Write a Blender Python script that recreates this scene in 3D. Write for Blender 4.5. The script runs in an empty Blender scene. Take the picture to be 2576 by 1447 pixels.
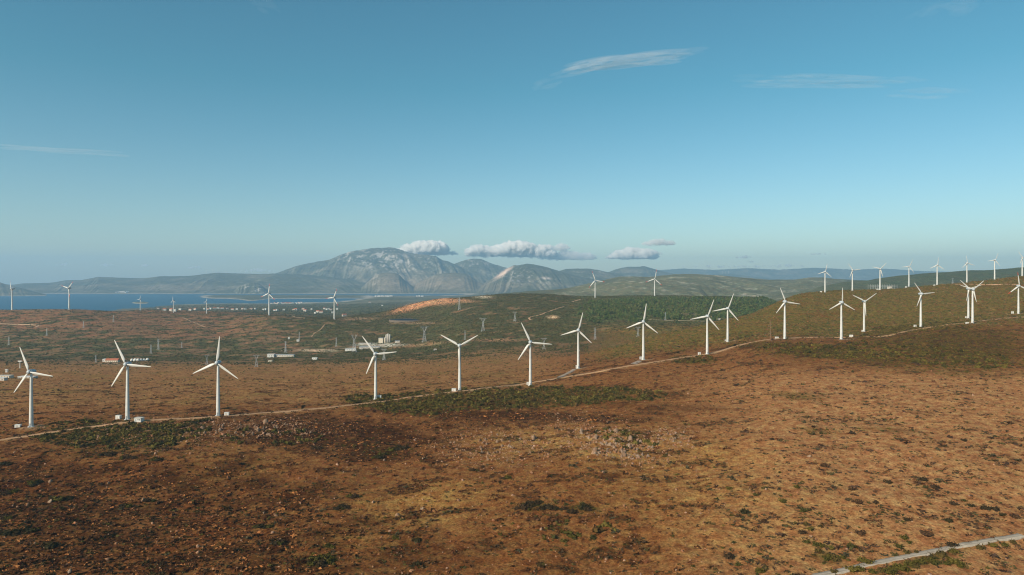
import bpy, bmesh, math, random
import numpy as np
from mathutils import Vector, Matrix

random.seed(7)
rng = np.random.default_rng(11)
S = bpy.context.scene
COL = S.collection
CAM_Z = 280.0            # metres above the sea
F, CX, HY = 1740.0, 1288.0, 697.0   # focal length and horizon in photo units (frame 2576 x 1447)
SUN_EL, SUN_H = math.radians(30), (-0.72, -0.69)

# ------------------------------------------------------------------ noise
_perm = np.random.default_rng(3).permutation(256)
_perm = np.concatenate([_perm, _perm, _perm])
_ang = np.random.default_rng(5).random(256) * 2 * np.pi
_gx, _gy = np.cos(_ang), np.sin(_ang)

def pn(x, y, seed=0):
    x = np.asarray(x, float) + seed * 37.17; y = np.asarray(y, float) + seed * 11.31
    xi = np.floor(x).astype(np.int64); yi = np.floor(y).astype(np.int64)
    fx = x - xi; fy = y - yi
    u = fx * fx * fx * (fx * (fx * 6 - 15) + 10); v = fy * fy * fy * (fy * (fy * 6 - 15) + 10)
    def g(ix, iy, dx, dy):
        h = _perm[(_perm[ix & 255] + iy) & 255]
        return _gx[h] * dx + _gy[h] * dy
    a = g(xi, yi, fx, fy); b = g(xi + 1, yi, fx - 1, fy)
    c = g(xi, yi + 1, fx, fy - 1); d = g(xi + 1, yi + 1, fx - 1, fy - 1)
    return (a + u * (b - a) + v * ((c + u * (d - c)) - (a + u * (b - a)))) * 1.5

def fbm(x, y, o=4, seed=0, gain=0.5, lac=2.03):
    s = 0; a = 1.0; f = 1.0; n = 0
    for i in range(o):
        s = s + a * pn(x * f, y * f, seed + i * 3.7); n += a; a *= gain; f *= lac
    return s / n

def ridged(x, y, o=4, seed=0):
    s = 0; a = 1.0; f = 1.0; n = 0
    for i in range(o):
        s = s + a * (1 - np.abs(pn(x * f, y * f, seed + i * 5.3)) * 1.9); n += a; a *= 0.5; f *= 2.1
    return s / n

def sstep(a, b, x):
    t = np.clip((x - a) / (b - a), 0, 1)
    return t * t * (3 - 2 * t)

# ------------------------------------------------------------------ terrain
C = {
 -300: [(60,-136),(300,-128),(560,-128),(750,-135),(1000,-150),(1250,-168),(1600,-190),(1850,-190),(2300,-150),(2600,-123),(2750,-126),(3300,-210),(4200,-288),(7600,-292)],
 0: [(60,-136),(300,-129),(420,-132),(500,-127.5),(560,-127),(582,-126.5),(750,-133),(1000,-150),(1250,-168),(1600,-190),(1850,-188),(2200,-160),(2450,-133),(2600,-124.5),(2750,-128),(3300,-210),(4200,-288),(7600,-292)],
 175: [(60,-136),(300,-129),(410,-132),(490,-125),(540,-125),(580,-123.5),(750,-131),(1000,-150),(1250,-168),(1600,-190),(1850,-188),(2200,-160),(2450,-131),(2600,-122.5),(2750,-127),(3300,-205),(4300,-288),(7600,-292)],
 350: [(60,-137),(300,-130),(400,-132.5),(475,-123),(540,-122.3),(580,-120),(700,-128),(1000,-150),(1250,-168),(1600,-191),(1850,-190),(2300,-165),(2800,-140),(3250,-152),(3400,-157),(3700,-192),(4500,-224),(5500,-262),(6100,-279),(6400,-286),(7600,-292)],
 550: [(60,-137),(300,-130),(400,-132.5),(480,-123.2),(540,-122.3),(602,-121),(700,-126),(1000,-148),(1250,-168),(1600,-192),(1850,-195),(2300,-175),(2800,-154),(3300,-166),(3700,-186),(4500,-214),(6000,-250),(7000,-272),(7400,-283),(8000,-290)],
 690: [(60,-137),(300,-130),(410,-131.5),(500,-123.8),(600,-123.5),(650,-124),(800,-133),(1000,-148),(1250,-167),(1600,-191),(1850,-195),(2150,-172),(2450,-141),(2550,-140.5),(2800,-155),(3100,-174),(3600,-185),(4500,-209),(6000,-252),(7000,-272),(7500,-284),(8000,-290)],
 850: [(60,-137),(300,-130),(500,-127),(600,-125.5),(670,-123),(800,-132),(1000,-147),(1250,-165),(1600,-190),(1800,-195),(2050,-178),(2350,-153),(2480,-152),(2700,-164),(3100,-185),(3600,-198),(4500,-219),(6000,-250),(7500,-277),(8200,-285),(8600,-290)],
 970: [(60,-137),(300,-130),(500,-127),(600,-125),(690,-122),(850,-131),(1000,-143),(1250,-159),(1600,-186),(1800,-192),(2050,-177),(2300,-155),(2400,-148),(2600,-140),(2800,-139),(3000,-152),(3600,-185),(4500,-205),(6000,-235),(8000,-258),(10000,-274),(10600,-285)],
 1020: [(60,-137),(300,-129.5),(500,-126.5),(600,-124),(695,-120.5),(850,-130.5),(1000,-142),(1250,-158),(1570,-183),(1770,-188),(2000,-173),(2250,-150),(2420,-148),(2600,-133),(2700,-127),(2800,-116),(2880,-117),(3050,-140),(3600,-184),(4500,-205),(6000,-235),(8000,-258),(10000,-274),(10600,-285)],
 1060: [(60,-137),(300,-129),(500,-126),(600,-123),(700,-119.5),(850,-130),(1000,-141),(1250,-157),(1550,-180),(1750,-184),(2000,-168),(2250,-146),(2420,-148),(2600,-124),(2690,-118),(2780,-98.5),(2880,-100),(3050,-132),(3600,-180),(4500,-205),(6000,-235),(8000,-258),(10000,-274),(10600,-285)],
 1112: [(60,-136.5),(300,-128.5),(500,-125),(620,-121),(704,-117.5),(850,-129),(1000,-139.5),(1250,-156),(1520,-175),(1720,-177),(1950,-161),(2220,-135),(2420,-124),(2600,-112),(2690,-104),(2780,-85),(2880,-86),(3050,-118),(3600,-175),(4500,-205),(6000,-235),(8000,-258),(10000,-273),(10600,-284)],
 1150: [(60,-136),(300,-128),(500,-124),(650,-119),(708,-116),(850,-128),(1000,-138),(1250,-155),(1500,-170),(1700,-170),(1900,-155),(2200,-125),(2500,-100),(2700,-88),(2850,-87),(3000,-100),(3600,-170),(4500,-205),(6000,-235),(8000,-258),(10000,-272),(10600,-283)],
 1230: [(60,-136),(300,-128),(500,-123),(650,-119),(720,-115.5),(850,-126),(1000,-136),(1250,-153),(1500,-165),(1700,-160),(1900,-143),(2200,-113),(2500,-86),(2700,-73),(2850,-72),(3000,-80),(3600,-160),(4500,-205),(6000,-235),(8000,-258),(10000,-265),(10600,-268)],
 1331: [(60,-136),(300,-127),(450,-121.5),(600,-121),(748,-116.5),(900,-127),(1100,-140),(1300,-152),(1500,-160),(1700,-152),(1900,-135),(2200,-105),(2500,-78),(2700,-65),(2850,-65),(3000,-75),(3600,-160),(4500,-205),(6000,-225),(8000,-240),(10600,-260)],
 1450: [(60,-136),(300,-126),(450,-118.5),(600,-118),(780,-112),(842,-111),(1000,-122),(1150,-130),(1350,-150),(1500,-155),(1700,-143),(1900,-128),(2200,-105),(2500,-86),(2800,-79),(3000,-83),(3200,-94),(3600,-150),(4500,-190),(6000,-200),(10600,-250)],
 1560: [(60,-135),(300,-125),(430,-118),(500,-116),(600,-115),(760,-106),(830,-103),(1000,-112),(1130,-113),(1350,-135),(1500,-146),(1700,-138),(1900,-126),(2150,-114),(2500,-92),(2850,-82),(3200,-88),(3450,-105),(4000,-165),(5000,-180),(10600,-250)],
 1620: [(60,-135),(300,-124),(450,-117.5),(600,-113),(760,-103),(825,-98.6),(950,-103),(1100,-105),(1200,-106),(1350,-125),(1500,-140),(1700,-135),(1900,-125),(2100,-118),(2500,-95),(2900,-83),(3200,-86),(3450,-100),(4000,-170),(5000,-180),(10600,-250)],
 1711: [(60,-134),(300,-122),(600,-110.5),(780,-100),(840,-97),(950,-95),(1100,-93),(1230,-93.5),(1400,-115),(1550,-135),(1700,-133),(1900,-125),(2100,-116),(2500,-94),(2900,-82),(3200,-86),(3450,-102),(4000,-170),(5000,-180),(10600,-250)],
 1812: [(60,-134),(300,-121),(600,-106),(800,-95),(851,-92.5),(964,-87),(1100,-82),(1280,-80),(1330,-81),(1500,-115),(1700,-128),(1900,-122),(2100,-115),(2500,-94),(2900,-83),(3200,-88),(3450,-104),(4000,-170),(5000,-180),(10600,-250)],
 1932: [(60,-133),(300,-120),(600,-100),(800,-83),(870,-78.5),(960,-79),(1100,-74),(1300,-66),(1450,-62),(1520,-64),(1700,-100),(1900,-120),(2200,-115),(2600,-93),(2900,-84),(3400,-104),(4000,-170),(5000,-180),(10600,-250)],
 2000: [(60,-133),(300,-119),(600,-98),(800,-82),(880,-78.5),(960,-79.5),(1100,-70),(1300,-54),(1500,-37),(1580,-36),(1680,-42),(1900,-90),(2300,-150),(3000,-170),(4000,-175),(10600,-250)],
 2116: [(60,-133),(300,-119),(600,-97),(800,-82),(880,-79),(950,-81),(1026,-80),(1150,-69),(1350,-48),(1500,-34),(1580,-31),(1680,-38),(1900,-85),(2300,-150),(3000,-170),(4000,-175),(10600,-250)],
 2250: [(60,-133),(300,-119),(600,-94),(800,-79),(900,-72),(1000,-73),(1100,-65),(1300,-45),(1500,-28),(1590,-25.5),(1700,-32),(1900,-80),(2300,-150),(3000,-170),(4000,-175),(10600,-250)],
 2400: [(60,-133),(300,-119),(600,-92),(800,-73),(930,-64),(1026,-62),(1150,-54),(1350,-34),(1500,-19),(1600,-14.5),(1700,-18),(1900,-70),(2300,-150),(3000,-170),(4000,-175),(10600,-250)],
 2500: [(60,-133),(300,-120),(600,-91),(800,-70),(950,-62),(1100,-57),(1350,-30),(1550,-9),(1650,-5),(1750,-8),(2000,-60),(2300,-150),(3000,-170),(4000,-175),(10600,-250)],
 2576: [(60,-133),(300,-121),(600,-90),(800,-69),(950,-59),(1000,-58),(1100,-55.5),(1350,-24),(1600,1),(1700,3.5),(1800,0),(2000,-50),(2300,-150),(3000,-170),(4000,-175),(10600,-250)],
 3000: [(60,-133),(300,-125),(600,-90),(900,-55),(1200,-30),(1600,12),(1750,15),(2000,-40),(2300,-150),(3000,-170),(4000,-175),(10600,-250)],
}
LY0, LY1, NLY = math.log(60), math.log(26000), 900
lyg = np.linspace(LY0, LY1, NLY)
ckeys = sorted(C)
prof = []
for k in ckeys:
    pts = C[k]
    prof.append(np.interp(lyg, [math.log(p[0]) for p in pts] + [LY1], [p[1] for p in pts] + [pts[-1][1]]))
prof = np.array(prof)
PX0, PX1, NPX = -500.0, 3100.0, 361
pxg = np.linspace(PX0, PX1, NPX)
base = np.empty((NPX, NLY))
for j in range(NLY):
    base[:, j] = np.interp(pxg, ckeys, prof[:, j])
def blur(a, sig, ax):
    r = int(sig * 3) + 1
    k = np.exp(-0.5 * (np.arange(-r, r + 1) / sig) ** 2); k /= k.sum()
    p = np.pad(a, [(r, r) if i == ax else (0, 0) for i in range(2)], mode='edge')
    out = np.zeros_like(a)
    for i, w in enumerate(k):
        sl = [slice(None)] * 2; sl[ax] = slice(i, i + a.shape[ax])
        out += w * p[tuple(sl)]
    return out
base = blur(blur(base, 2.2, 0), 2.6, 1)

def base_z(px, Y):
    a = np.clip((px - PX0) / (PX1 - PX0) * (NPX - 1), 0, NPX - 1.001)
    b = np.clip((np.log(Y) - LY0) / (LY1 - LY0) * (NLY - 1), 0, NLY - 1.001)
    i = a.astype(int); j = b.astype(int); fa = a - i; fb = b - j
    return (base[i, j] * (1 - fa) * (1 - fb) + base[i + 1, j] * fa * (1 - fb)
            + base[i, j + 1] * (1 - fa) * fb + base[i + 1, j + 1] * fa * fb)

# far ridges: crest distance, front depth, back depth, skyline as seen from the hill, gully strength
R = [
 (4300, 1900, 1500, [(1900,760),(2060,722),(2130,708.5),(2184,705.4),(2242,695),(2340,686.8),(2406,682.5),(2456,679),(2494,679),(2532,676),(2557,672.7),(2650,670),(3100,660)], .10),
 (5200, 1500, 1200, [(1180,752),(1260,739),(1300,735),(1350,731),(1400,728),(1440,724),(1500,717),(1540,711),(1600,706),(1660,705),(1760,712),(1850,735)], .16),
 (6400, 2600, 2500, [(1380,735),(1440,722),(1510,706.7),(1560,695.5),(1593,695.5),(1625,697),(1656,694.5),(1699,690),(1732,689),(1800,691.6),(1863,698),(1932,703.5),(2003,703),(2036,698),(2070,698),(2104,701.6),(2184,706),(2300,700),(2500,705),(3100,700)], .14),
 (10800, 700, 900, [(-500,695),(-100,703),(0,710.4),(20,717),(50,724),(83,733),(108,739),(130,746)], .12),
 (14500, 3100, 2500, [(-500,706),(0,714),(30,716.5),(60,713),(126,711.7),(164,705.4),(209,704),(247,696.6),(285,697.9),(330,699.5),(363,700),(403,695),(440,695),(479,694),(510,690),(541.7,686.5),(600,688),(649,689),(694,688),(760,690),(860,700),(960,715),(1020,738)], .13),
 (12000, 620, 700, [(575,742),(586,735),(600,722),(618,713.5),(640,710.5),(652,714),(665,723),(680,738),(690,745)], .22),
 (12400, 700, 700, [(815,745),(830,733),(842,727),(856,730),(868,738),(880,745)], .25),
 (13000, 1600, 1500, [(880,745),(893,737),(908,724),(925,709),(940,696),(956,687.5),(975,685.5),(994,686.5),(1005,692),(1015,702),(1037,720),(1060,738)], .10),
 (13300, 1750, 1500, [(1000,745),(1030,730),(1050,714),(1070,702),(1095,691),(1115,687),(1140,686),(1168,687.5),(1185,696),(1200,708),(1240,722),(1300,735)], .10),
 (17000, 3600, 3000, [(560,700),(620,694),(694.5,687.8),(742,670),(782.7,661),(828,653),(845,647),(858,641),(881,632),(908.6,628.6),(939,624.3),(965,622.6),(991.8,622.8),(1010,628),(1030,636),(1095,643.7),(1115,655.5),(1125,657),(1143,664),(1170,676),(1220,690),(1300,700)], .17),
 (17600, 2500, 2500, [(1080,690),(1125,669),(1143,663.8),(1170.6,653.8),(1183,651),(1195.8,650.5),(1213.5,652.5),(1236,662.6),(1266,671.4),(1300,680),(1380,695)], .13),
 (13600, 2900, 2200, [(1140,740),(1180,733),(1215,714),(1246,697),(1262,686),(1275,676),(1291,667.6),(1305,667),(1326,663.3),(1340,664.5),(1354,667.6),(1384,675),(1407,682),(1450,694),(1520,708),(1620,722)], .17),
 (15000, 2600, 2000, [(1380,698),(1407,681.5),(1424,676.4),(1450,676),(1480,675.7),(1505,679),(1530,685),(1570,694),(1640,705)], .12),
 (17500, 2600, 2000, [(1480,700),(1530,684.5),(1555,676),(1578,671.4),(1600,671.2),(1621,670),(1640,675),(1656,680),(1696,689),(1740,698)], .12),
 (19500, 2000, 1500, [(1650,705),(1720,697),(1775,692),(1805,689.5),(1830,688.5),(1850,690),(1900,697),(1990,706)], .1),
 (24000, 2200, 900, [(1450,690),(1560,684),(1650,680),(1720,675.5),(1800,679),(1880,674.5),(1960,678.5),(2050,673.5),(2140,678),(2230,676),(2320,682),(2600,688),(3100,695)], .05),
]
def terrain(X, Y, detail=True):
    X = np.asarray(X, float); Y = np.asarray(Y, float)
    px = X / Y * F + CX
    z = base_z(px, Y)
    # medium relief, growing with distance
    am = sstep(900, 2600, Y)
    z = z + (1.8 * (1 - am) + 4.5 * am) * fbm(X / (75 + 175 * am), Y / (75 + 175 * am), 3, 1)
    z = z + sstep(3300, 6000, Y) * 3.0 * fbm(X / 500, Y / 500, 3, 2)
    # low peninsula and the small island in the bay
    wob = 260 * fbm(X / 900, Y / 900, 3, 4)
    pen = sstep(455, 560, px) * (1 - sstep(880, 980, px)) * sstep(8700, 9300, Y + wob - 900 * np.exp(-((px - 632) / 36) ** 2) * -1) * (1 - sstep(10300, 10900, Y + wob))
    z = np.where(Y > 7000, np.maximum(z, -290 + 21 * pen + 5 * fbm(X / 300, Y / 300, 3, 9) * (pen > .05)), z)
    isl = np.exp(-(((px - 353) / 22) ** 2) ** 1.6 - (((Y + wob * .3) - 7450) / 260) ** 2)
    z = np.where((px > 300) & (px < 400) & (Y > 6600) & (Y < 8600), np.maximum(z, -288 + 19 * isl), z)
    for k, (Yr, wf, wb, sky, gs) in enumerate(R):
        top = np.interp(px, [s[0] for s in sky], [(HY - s[1]) / F * Yr for s in sky], left=-400, right=-400)
        zb = -283.0 if Yr > 9000 else -185.0
        m = (Y > Yr - wf * 1.05) & (Y < Yr + wb) & (top > zb)
        if not m.any(): continue
        Xm, Ym, tm = X[m], Y[m], top[m]
        warp = wf * .16 * fbm(Xm / 900, Ym / 900, 3, 20 + k)
        t = np.where(Ym < Yr, (Ym - (Yr - wf)) / wf, 1 - (Ym - Yr) / wb)
        edge = np.clip(4 * t * (1 - t), 0, 1)
        t = np.clip(t + warp / wf * edge, 0, 1)
        sh = t ** 1.15 * .55 + sstep(0, 1, t) * .45
        h = np.maximum(tm - zb, 0)
        sc = 260 + h * 1.3
        q = Xm + .35 * Ym * (.5 if k % 2 else -.5)
        g = ridged(q / (sc * 1.25), Ym / (sc * 1.9), 5, 40 + k) - .62
        zz = zb + h * sh + h * gs * g * (edge * .95 + .05) * (.95 if Yr > 9000 else 1.15)
        zz = zz + h * (.020 * fbm(Xm / 150, Ym / 150, 4, 60 + k) + (.045 * edge * fbm(Xm / 420, Ym / 420, 4, 260 + k) if Yr > 9000 else 0))
        z[m] = np.maximum(z[m], zz)
    if detail:
        n = (1 - sstep(700, 1500, Y))
        z = z + n * (1.1 * fbm(X / 21, Y / 21, 4, 70) + .22 * fbm(X / 3.1, Y / 3.1, 2, 71)) + (1 - n) * 1.6 * fbm(X / 55, Y / 55, 3, 73)
        # stony knoll and left rock rise
        z = z + 2.2 * rockzone(px, (HY * Y - z * F) / Y) * np.maximum(fbm(X / 8, Y / 8, 3, 72), 0) * n
    return z

def blob(px, py, cx, cy, rx, ry, rot=0.0, wob=0.0):
    c, s = math.cos(rot), math.sin(rot)
    dx, dy = px - cx, py - cy
    a = (dx * c + dy * s) / rx; b = (-dx * s + dy * c) / ry
    d = a * a + b * b
    if wob is not None and not np.isscalar(wob): d = d + wob
    return np.exp(-np.clip(d, 0, 9) ** 1.6)

def rockzone(px, py):
    return np.clip(blob(px, py, 1530, 1112, 150, 46, .25) + blob(px, py, 1690, 1100, 60, 26) + .8 * blob(px, py, 700, 1078, 130, 28)
                   + .7 * blob(px, py, 420, 1092, 170, 40) + .5 * blob(px, py, 1240, 1130, 170, 50), 0, 1)

# visibility table for placing things where the photo shows them
tpx = np.arange(-60, 2640, 4.0); tly = np.linspace(math.log(180), math.log(20000), 1700); tY = np.exp(tly)
gx, gY = np.meshgrid(tpx, tY, indexing='ij')
tz = terrain((gx - CX) / F * gY, gY)
tpy = HY - tz / gY * F
cmin = np.minimum.accumulate(tpy, axis=1)

def unproj(px, py):
    """first ground point seen at photo position px, py -> world x, y, z and distance"""
    i = int(np.clip(round((px + 60) / 4), 0, len(tpx) - 1))
    j = int(np.searchsorted(-cmin[i], -py))
    j = min(max(j, 1), len(tY) - 1)
    Y = tY[j]
    X = (px - CX) / F * Y
    return X, Y, ground_z(X, Y), Y

def unproj_xy(px, py):
    i = int(np.clip(round((px + 60) / 4), 0, len(tpx) - 1))
    j = min(max(int(np.searchsorted(-cmin[i], -py)), 1), len(tY) - 1)
    # between table rows, and a little loose so growth does not line up in rows
    f = np.clip((cmin[i, j - 1] - py) / max(cmin[i, j - 1] - cmin[i, j], 1e-4), 0, 1)
    Y = tY[j - 1] + f * (tY[j] - tY[j - 1])
    return (px - CX) / F * Y, Y, 0, Y

def ground_z(X, Y):
    return float(terrain(np.array([X]), np.array([Y]))[0]) + CAM_Z

def visible(px, Y, slack=3.0):
    i = np.clip(np.round((px + 60) / 4).astype(int), 0, len(tpx) - 1)
    j = np.clip(np.searchsorted(tly, np.log(Y)), 0, len(tY) - 1)
    return tpy[i, j] <= cmin[i, j] + slack, tpy[i, j]

# ------------------------------------------------------------------ materials
def lin(r, g, b):
    f = lambda c: ((c / 255) / 12.92 if c / 255 <= .04045 else ((c / 255 + .055) / 1.055) ** 2.4)
    return (f(r), f(g), f(b))

def new_mat(name):
    m = bpy.data.materials.new(name); m.use_nodes = True
    nt = m.node_tree
    return m, nt, nt.nodes['Principled BSDF']

def attr_mat(name, scales, rough=.95, bump=0.0, bscale=1.0, lo=.62, hi=1.4, hue=0.0, spec=.03):
    """base colour from the mesh's own colour layer, broken up by solid noise"""
    m, nt, b = new_mat(name)
    N, L = nt.nodes, nt.links
    a = N.new('ShaderNodeAttribute'); a.attribute_name = 'col'
    tc = N.new('ShaderNodeTexCoord')
    cur = a.outputs['Color']
    for sc, w in scales:
        n = N.new('ShaderNodeTexNoise'); n.inputs['Scale'].default_value = 1 / sc
        n.inputs['Detail'].default_value = 3; n.inputs['Roughness'].default_value = .65
        L.new(tc.outputs['Object'], n.inputs['Vector'])
        r = N.new('ShaderNodeMapRange'); r.inputs['From Min'].default_value = .3; r.inputs['From Max'].default_value = .7
        r.inputs['To Min'].default_value = 1 - (1 - lo) * w; r.inputs['To Max'].default_value = 1 + (hi - 1) * w
        L.new(n.outputs['Fac'], r.inputs['Value'])
        mx = N.new('ShaderNodeVectorMath'); mx.operation = 'SCALE'
        L.new(cur, mx.inputs[0]); L.new(r.outputs['Result'], mx.inputs['Scale'])
        cur = mx.outputs['Vector']
    if hue:
        n = N.new('ShaderNodeTexNoise'); n.inputs['Scale'].default_value = 1 / hue; n.inputs['Detail'].default_value = 4
        L.new(tc.outputs['Object'], n.inputs['Vector'])
        r = N.new('ShaderNodeValToRGB'); e = r.color_ramp.elements
        e[0].position = .36; e[0].color = (1.10, .95, .88, 1); e[1].position = .64; e[1].color = (.89, 1.06, 1.0, 1)
        L.new(n.outputs['Fac'], r.inputs['Fac'])
        mx = N.new('ShaderNodeVectorMath'); mx.operation = 'MULTIPLY'
        L.new(cur, mx.inputs[0]); L.new(r.outputs['Color'], mx.inputs[1]); cur = mx.outputs['Vector']
    L.new(cur, b.inputs['Base Color'])
    b.inputs['Roughness'].default_value = rough
    b.inputs['Specular IOR Level'].default_value = spec
    if bump:
        n = N.new('ShaderNodeTexNoise'); n.inputs['Scale'].default_value = 1 / bscale; n.inputs['Detail'].default_value = 4
        L.new(tc.outputs['Object'], n.inputs['Vector'])
        bp = N.new('ShaderNodeBump'); bp.inputs['Strength'].default_value = 1; bp.inputs['Distance'].default_value = bump
        L.new(n.outputs['Fac'], bp.inputs['Height']); L.new(bp.outputs['Normal'], b.inputs['Normal'])
    return m

def plain(name, col, rough=.6, var=.08, sc=2.0, metal=0.0):
    m, nt, b = new_mat(name)
    N, L = nt.nodes, nt.links
    tc = N.new('ShaderNodeTexCoord'); n = N.new('ShaderNodeTexNoise')
    n.inputs['Scale'].default_value = sc; n.inputs['Detail'].default_value = 4
    L.new(tc.outputs['Object'], n.inputs['Vector'])
    r = N.new('ShaderNodeValToRGB')
    r.color_ramp.elements[0].position = .3; r.color_ramp.elements[1].position = .7
    r.color_ramp.elements[0].color = tuple(max(c * (1 - var), 0) for c in col) + (1,)
    r.color_ramp.elements[1].color = tuple(min(c * (1 + var), 1) for c in col) + (1,)
    L.new(n.outputs['Fac'], r.inputs['Fac']); L.new(r.outputs['Color'], b.inputs['Base Color'])
    b.inputs['Roughness'].default_value = rough; b.inputs['Metallic'].default_value = metal
    return m

M_ground = attr_mat('dry_ground', [(1.2, .9), (.5, .6), (5, .9)], bump=.6, bscale=1.6, lo=.52, hi=1.4, hue=5.0)
M_valley = attr_mat('valley_ground', [(7, 1), (28, .7)], bump=1.2, bscale=7, lo=.5, hi=1.5, hue=30)
M_far = attr_mat('mountain_ground', [(45, .7), (160, .5)], bump=9, bscale=70)
M_veg = attr_mat('vegetation', [(.5, .5)], lo=.7, hi=1.3)
M_rock = attr_mat('weathered_rock', [(.8, .8), (.25, .5)], bump=.05, bscale=.3)
M_white = plain('white_paint', (.62, .61, .57), .5, .04, .4)
M_tower = plain('tower_paint', (.58, .58, .55), .55, .09, .22)
M_grey = plain('grey_fairing', (.42, .46, .48), .45, .05, .5)
M_red = plain('red_paint', (.55, .05, .03), .5, .08, .5)
M_concrete = plain('concrete', (.42, .40, .37), .9, .12, .6)
M_steel = plain('galvanised_steel', (.42, .44, .45), .55, .08, .5, .3)
M_rust = plain('rusty_steel', (.30, .16, .08), .8, .15, .5)
M_road = attr_mat('road_dirt', [(.8, .5), (4, .6)], lo=.75, hi=1.25)
M_pale = plain('pale_wall', (.50, .46, .40), .85, .06, .3)
M_cream = plain('cream_wall', (.62, .54, .42), .85, .08, .3)
M_tile = plain('red_roof_tile', (.38, .12, .06), .85, .2, .8)
M_dark = plain('dark_opening', (.03, .035, .04), .5, .1, .5)
M_door = plain('grey_door', (.30, .32, .34), .6, .1, .5)
M_shed = plain('sheet_metal_roof', (.36, .37, .37), .5, .1, .4, .2)
M_bank = plain('earth_bank', (.13, .10, .07), .95, .2, .3)
M_timber = plain('weathered_timber', (.20, .13, .08), .9, .2, .6)

# ------------------------------------------------------------------ mesh helpers
def mesh_np(name, V, Fc, mat, col=None, smooth=False, parent=None, link=True):
    """V: n x 3, Fc: list of (faces x k) integer arrays"""
    me = bpy.data.meshes.new(name)
    V = np.asarray(V, np.float32)
    if not isinstance(Fc, list): Fc = [Fc]
    nl = sum(f.size for f in Fc); nf = sum(len(f) for f in Fc)
    me.vertices.add(len(V)); me.loops.add(nl); me.polygons.add(nf)
    me.vertices.foreach_set('co', V.ravel())
    me.loops.foreach_set('vertex_index', np.concatenate([f.ravel() for f in Fc]).astype(np.int32))
    tot = np.concatenate([np.full(len(f), f.shape[1], np.int32) for f in Fc])
    st = np.concatenate([[0], np.cumsum(tot)[:-1]]).astype(np.int32)
    me.polygons.foreach_set('loop_start', st)
    if smooth: me.polygons.foreach_set('use_smooth', np.ones(nf, bool))
    me.update(calc_edges=True)
    if col is not None:
        at = me.attributes.new('col', 'FLOAT_COLOR', 'POINT')
        c4 = np.ones((len(V), 4), np.float32); c4[:, :3] = col
        at.data.foreach_set('color', c4.ravel())
    me.materials.append(mat)
    if not link: return me
    o = bpy.data.objects.new(name, me); COL.objects.link(o)
    if parent: o.parent = parent
    return o

class MB:
    """collects boxes, cones, bars, prisms into one bmesh"""
    def __init__(s): s.bm = bmesh.new()
    def box(s, x0, x1, y0, y1, z0, z1, bev=0.0):
        r = bmesh.ops.create_cube(s.bm, size=1)
        vs = r['verts']
        bmesh.ops.scale(s.bm, vec=(x1 - x0, y1 - y0, z1 - z0), verts=vs)
        bmesh.ops.translate(s.bm, vec=((x0 + x1) / 2, (y0 + y1) / 2, (z0 + z1) / 2), verts=vs)
        if bev:
            es = list({e for v in vs for e in v.link_edges})
            bmesh.ops.bevel(s.bm, geom=es, offset=bev, segments=1, affect='EDGES')
        return s
    def bar(s, a, b, r0, r1=None, n=6):
        a, b = Vector(a), Vector(b); r1 = r0 if r1 is None else r1
        d = b - a; L = d.length
        m = Matrix.Translation((a + b) / 2) @ d.to_track_quat('Z', 'Y').to_matrix().to_4x4()
        bmesh.ops.create_cone(s.bm, cap_ends=True, segments=n, radius1=r0, radius2=r1, depth=L, matrix=m)
        return s
    def lathe(s, pts, n=24, axis='Z', ctr=(0, 0, 0)):
        rings = []
        for r, h in pts:
            ring = []
            for i in range(n):
                a = 2 * math.pi * i / n
                p = (r * math.cos(a), r * math.sin(a), h) if axis == 'Z' else (r * math.cos(a), h, r * math.sin(a))
                ring.append(s.bm.verts.new((p[0] + ctr[0], p[1] + ctr[1], p[2] + ctr[2])))
            rings.append(ring)
        for A, B in zip(rings, rings[1:]):
            for i in range(n):
                s.bm.faces.new((A[i], A[(i + 1) % n], B[(i + 1) % n], B[i]))
        s.bm.faces.new(rings[0]); s.bm.faces.new(rings[-1])
        return s
    def poly(s, pts, faces):
        v = [s.bm.verts.new(p) for p in pts]
        for f in faces: s.bm.faces.new([v[i] for i in f])
        return s
    def mesh(s, name, mat, smooth=False):
        bmesh.ops.recalc_face_normals(s.bm, faces=s.bm.faces)
        me = bpy.data.meshes.new(name); s.bm.to_mesh(me); s.bm.free()
        if smooth:
            for p in me.polygons: p.use_smooth = True
        me.materials.append(mat)
        return me
    def build(s, name, mat, parent=None, smooth=False):
        o = bpy.data.objects.new(name, s.mesh(name, mat, smooth)); COL.objects.link(o)
        if parent: o.parent = parent
        return o

def tag(o, label=None, cat=None, group=None, kind=None):
    if label: o['label'] = label
    if cat: o['category'] = cat
    if group: o['group'] = group
    if kind: o['kind'] = kind
    return o

def thing(name, label, cat, loc=(0, 0, 0), rz=0.0, group=None):
    o = bpy.data.objects.new(name, None); COL.objects.link(o)
    o.location = loc; o.rotation_euler = (0, 0, rz); o.empty_display_size = 1
    return tag(o, label, cat, group)

def dup(root, loc, rz=0.0, label=None, group=None, scale=None):
    r = root.copy(); COL.objects.link(r); r.location = loc; r.rotation_euler = (0, 0, rz)
    if label: r['label'] = label
    if group: r['group'] = group
    if scale: r.scale = (scale,) * 3 if np.isscalar(scale) else scale
    for ch in list(root.children):
        c = ch.copy(); COL.objects.link(c); c.parent = r
        for g in list(ch.children):
            d = g.copy(); COL.objects.link(d); d.parent = c
    return r

# ------------------------------------------------------------------ ground colours
def mixc(c, col, w):
    w = np.clip(w, 0, 1)[:, None]
    return c * (1 - w) + np.array(col)[None, :] * w

K = dict(brown=(.238,.099,.033), tan=(.350,.176,.068), straw=(.42,.225,.068), dark=(.060,.022,.006), green=(.055,.046,.008),
         red=(.245,.080,.024), rock=(.34,.21,.12), olive=(.180,.134,.028), pink=(.425,.207,.088))

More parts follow.
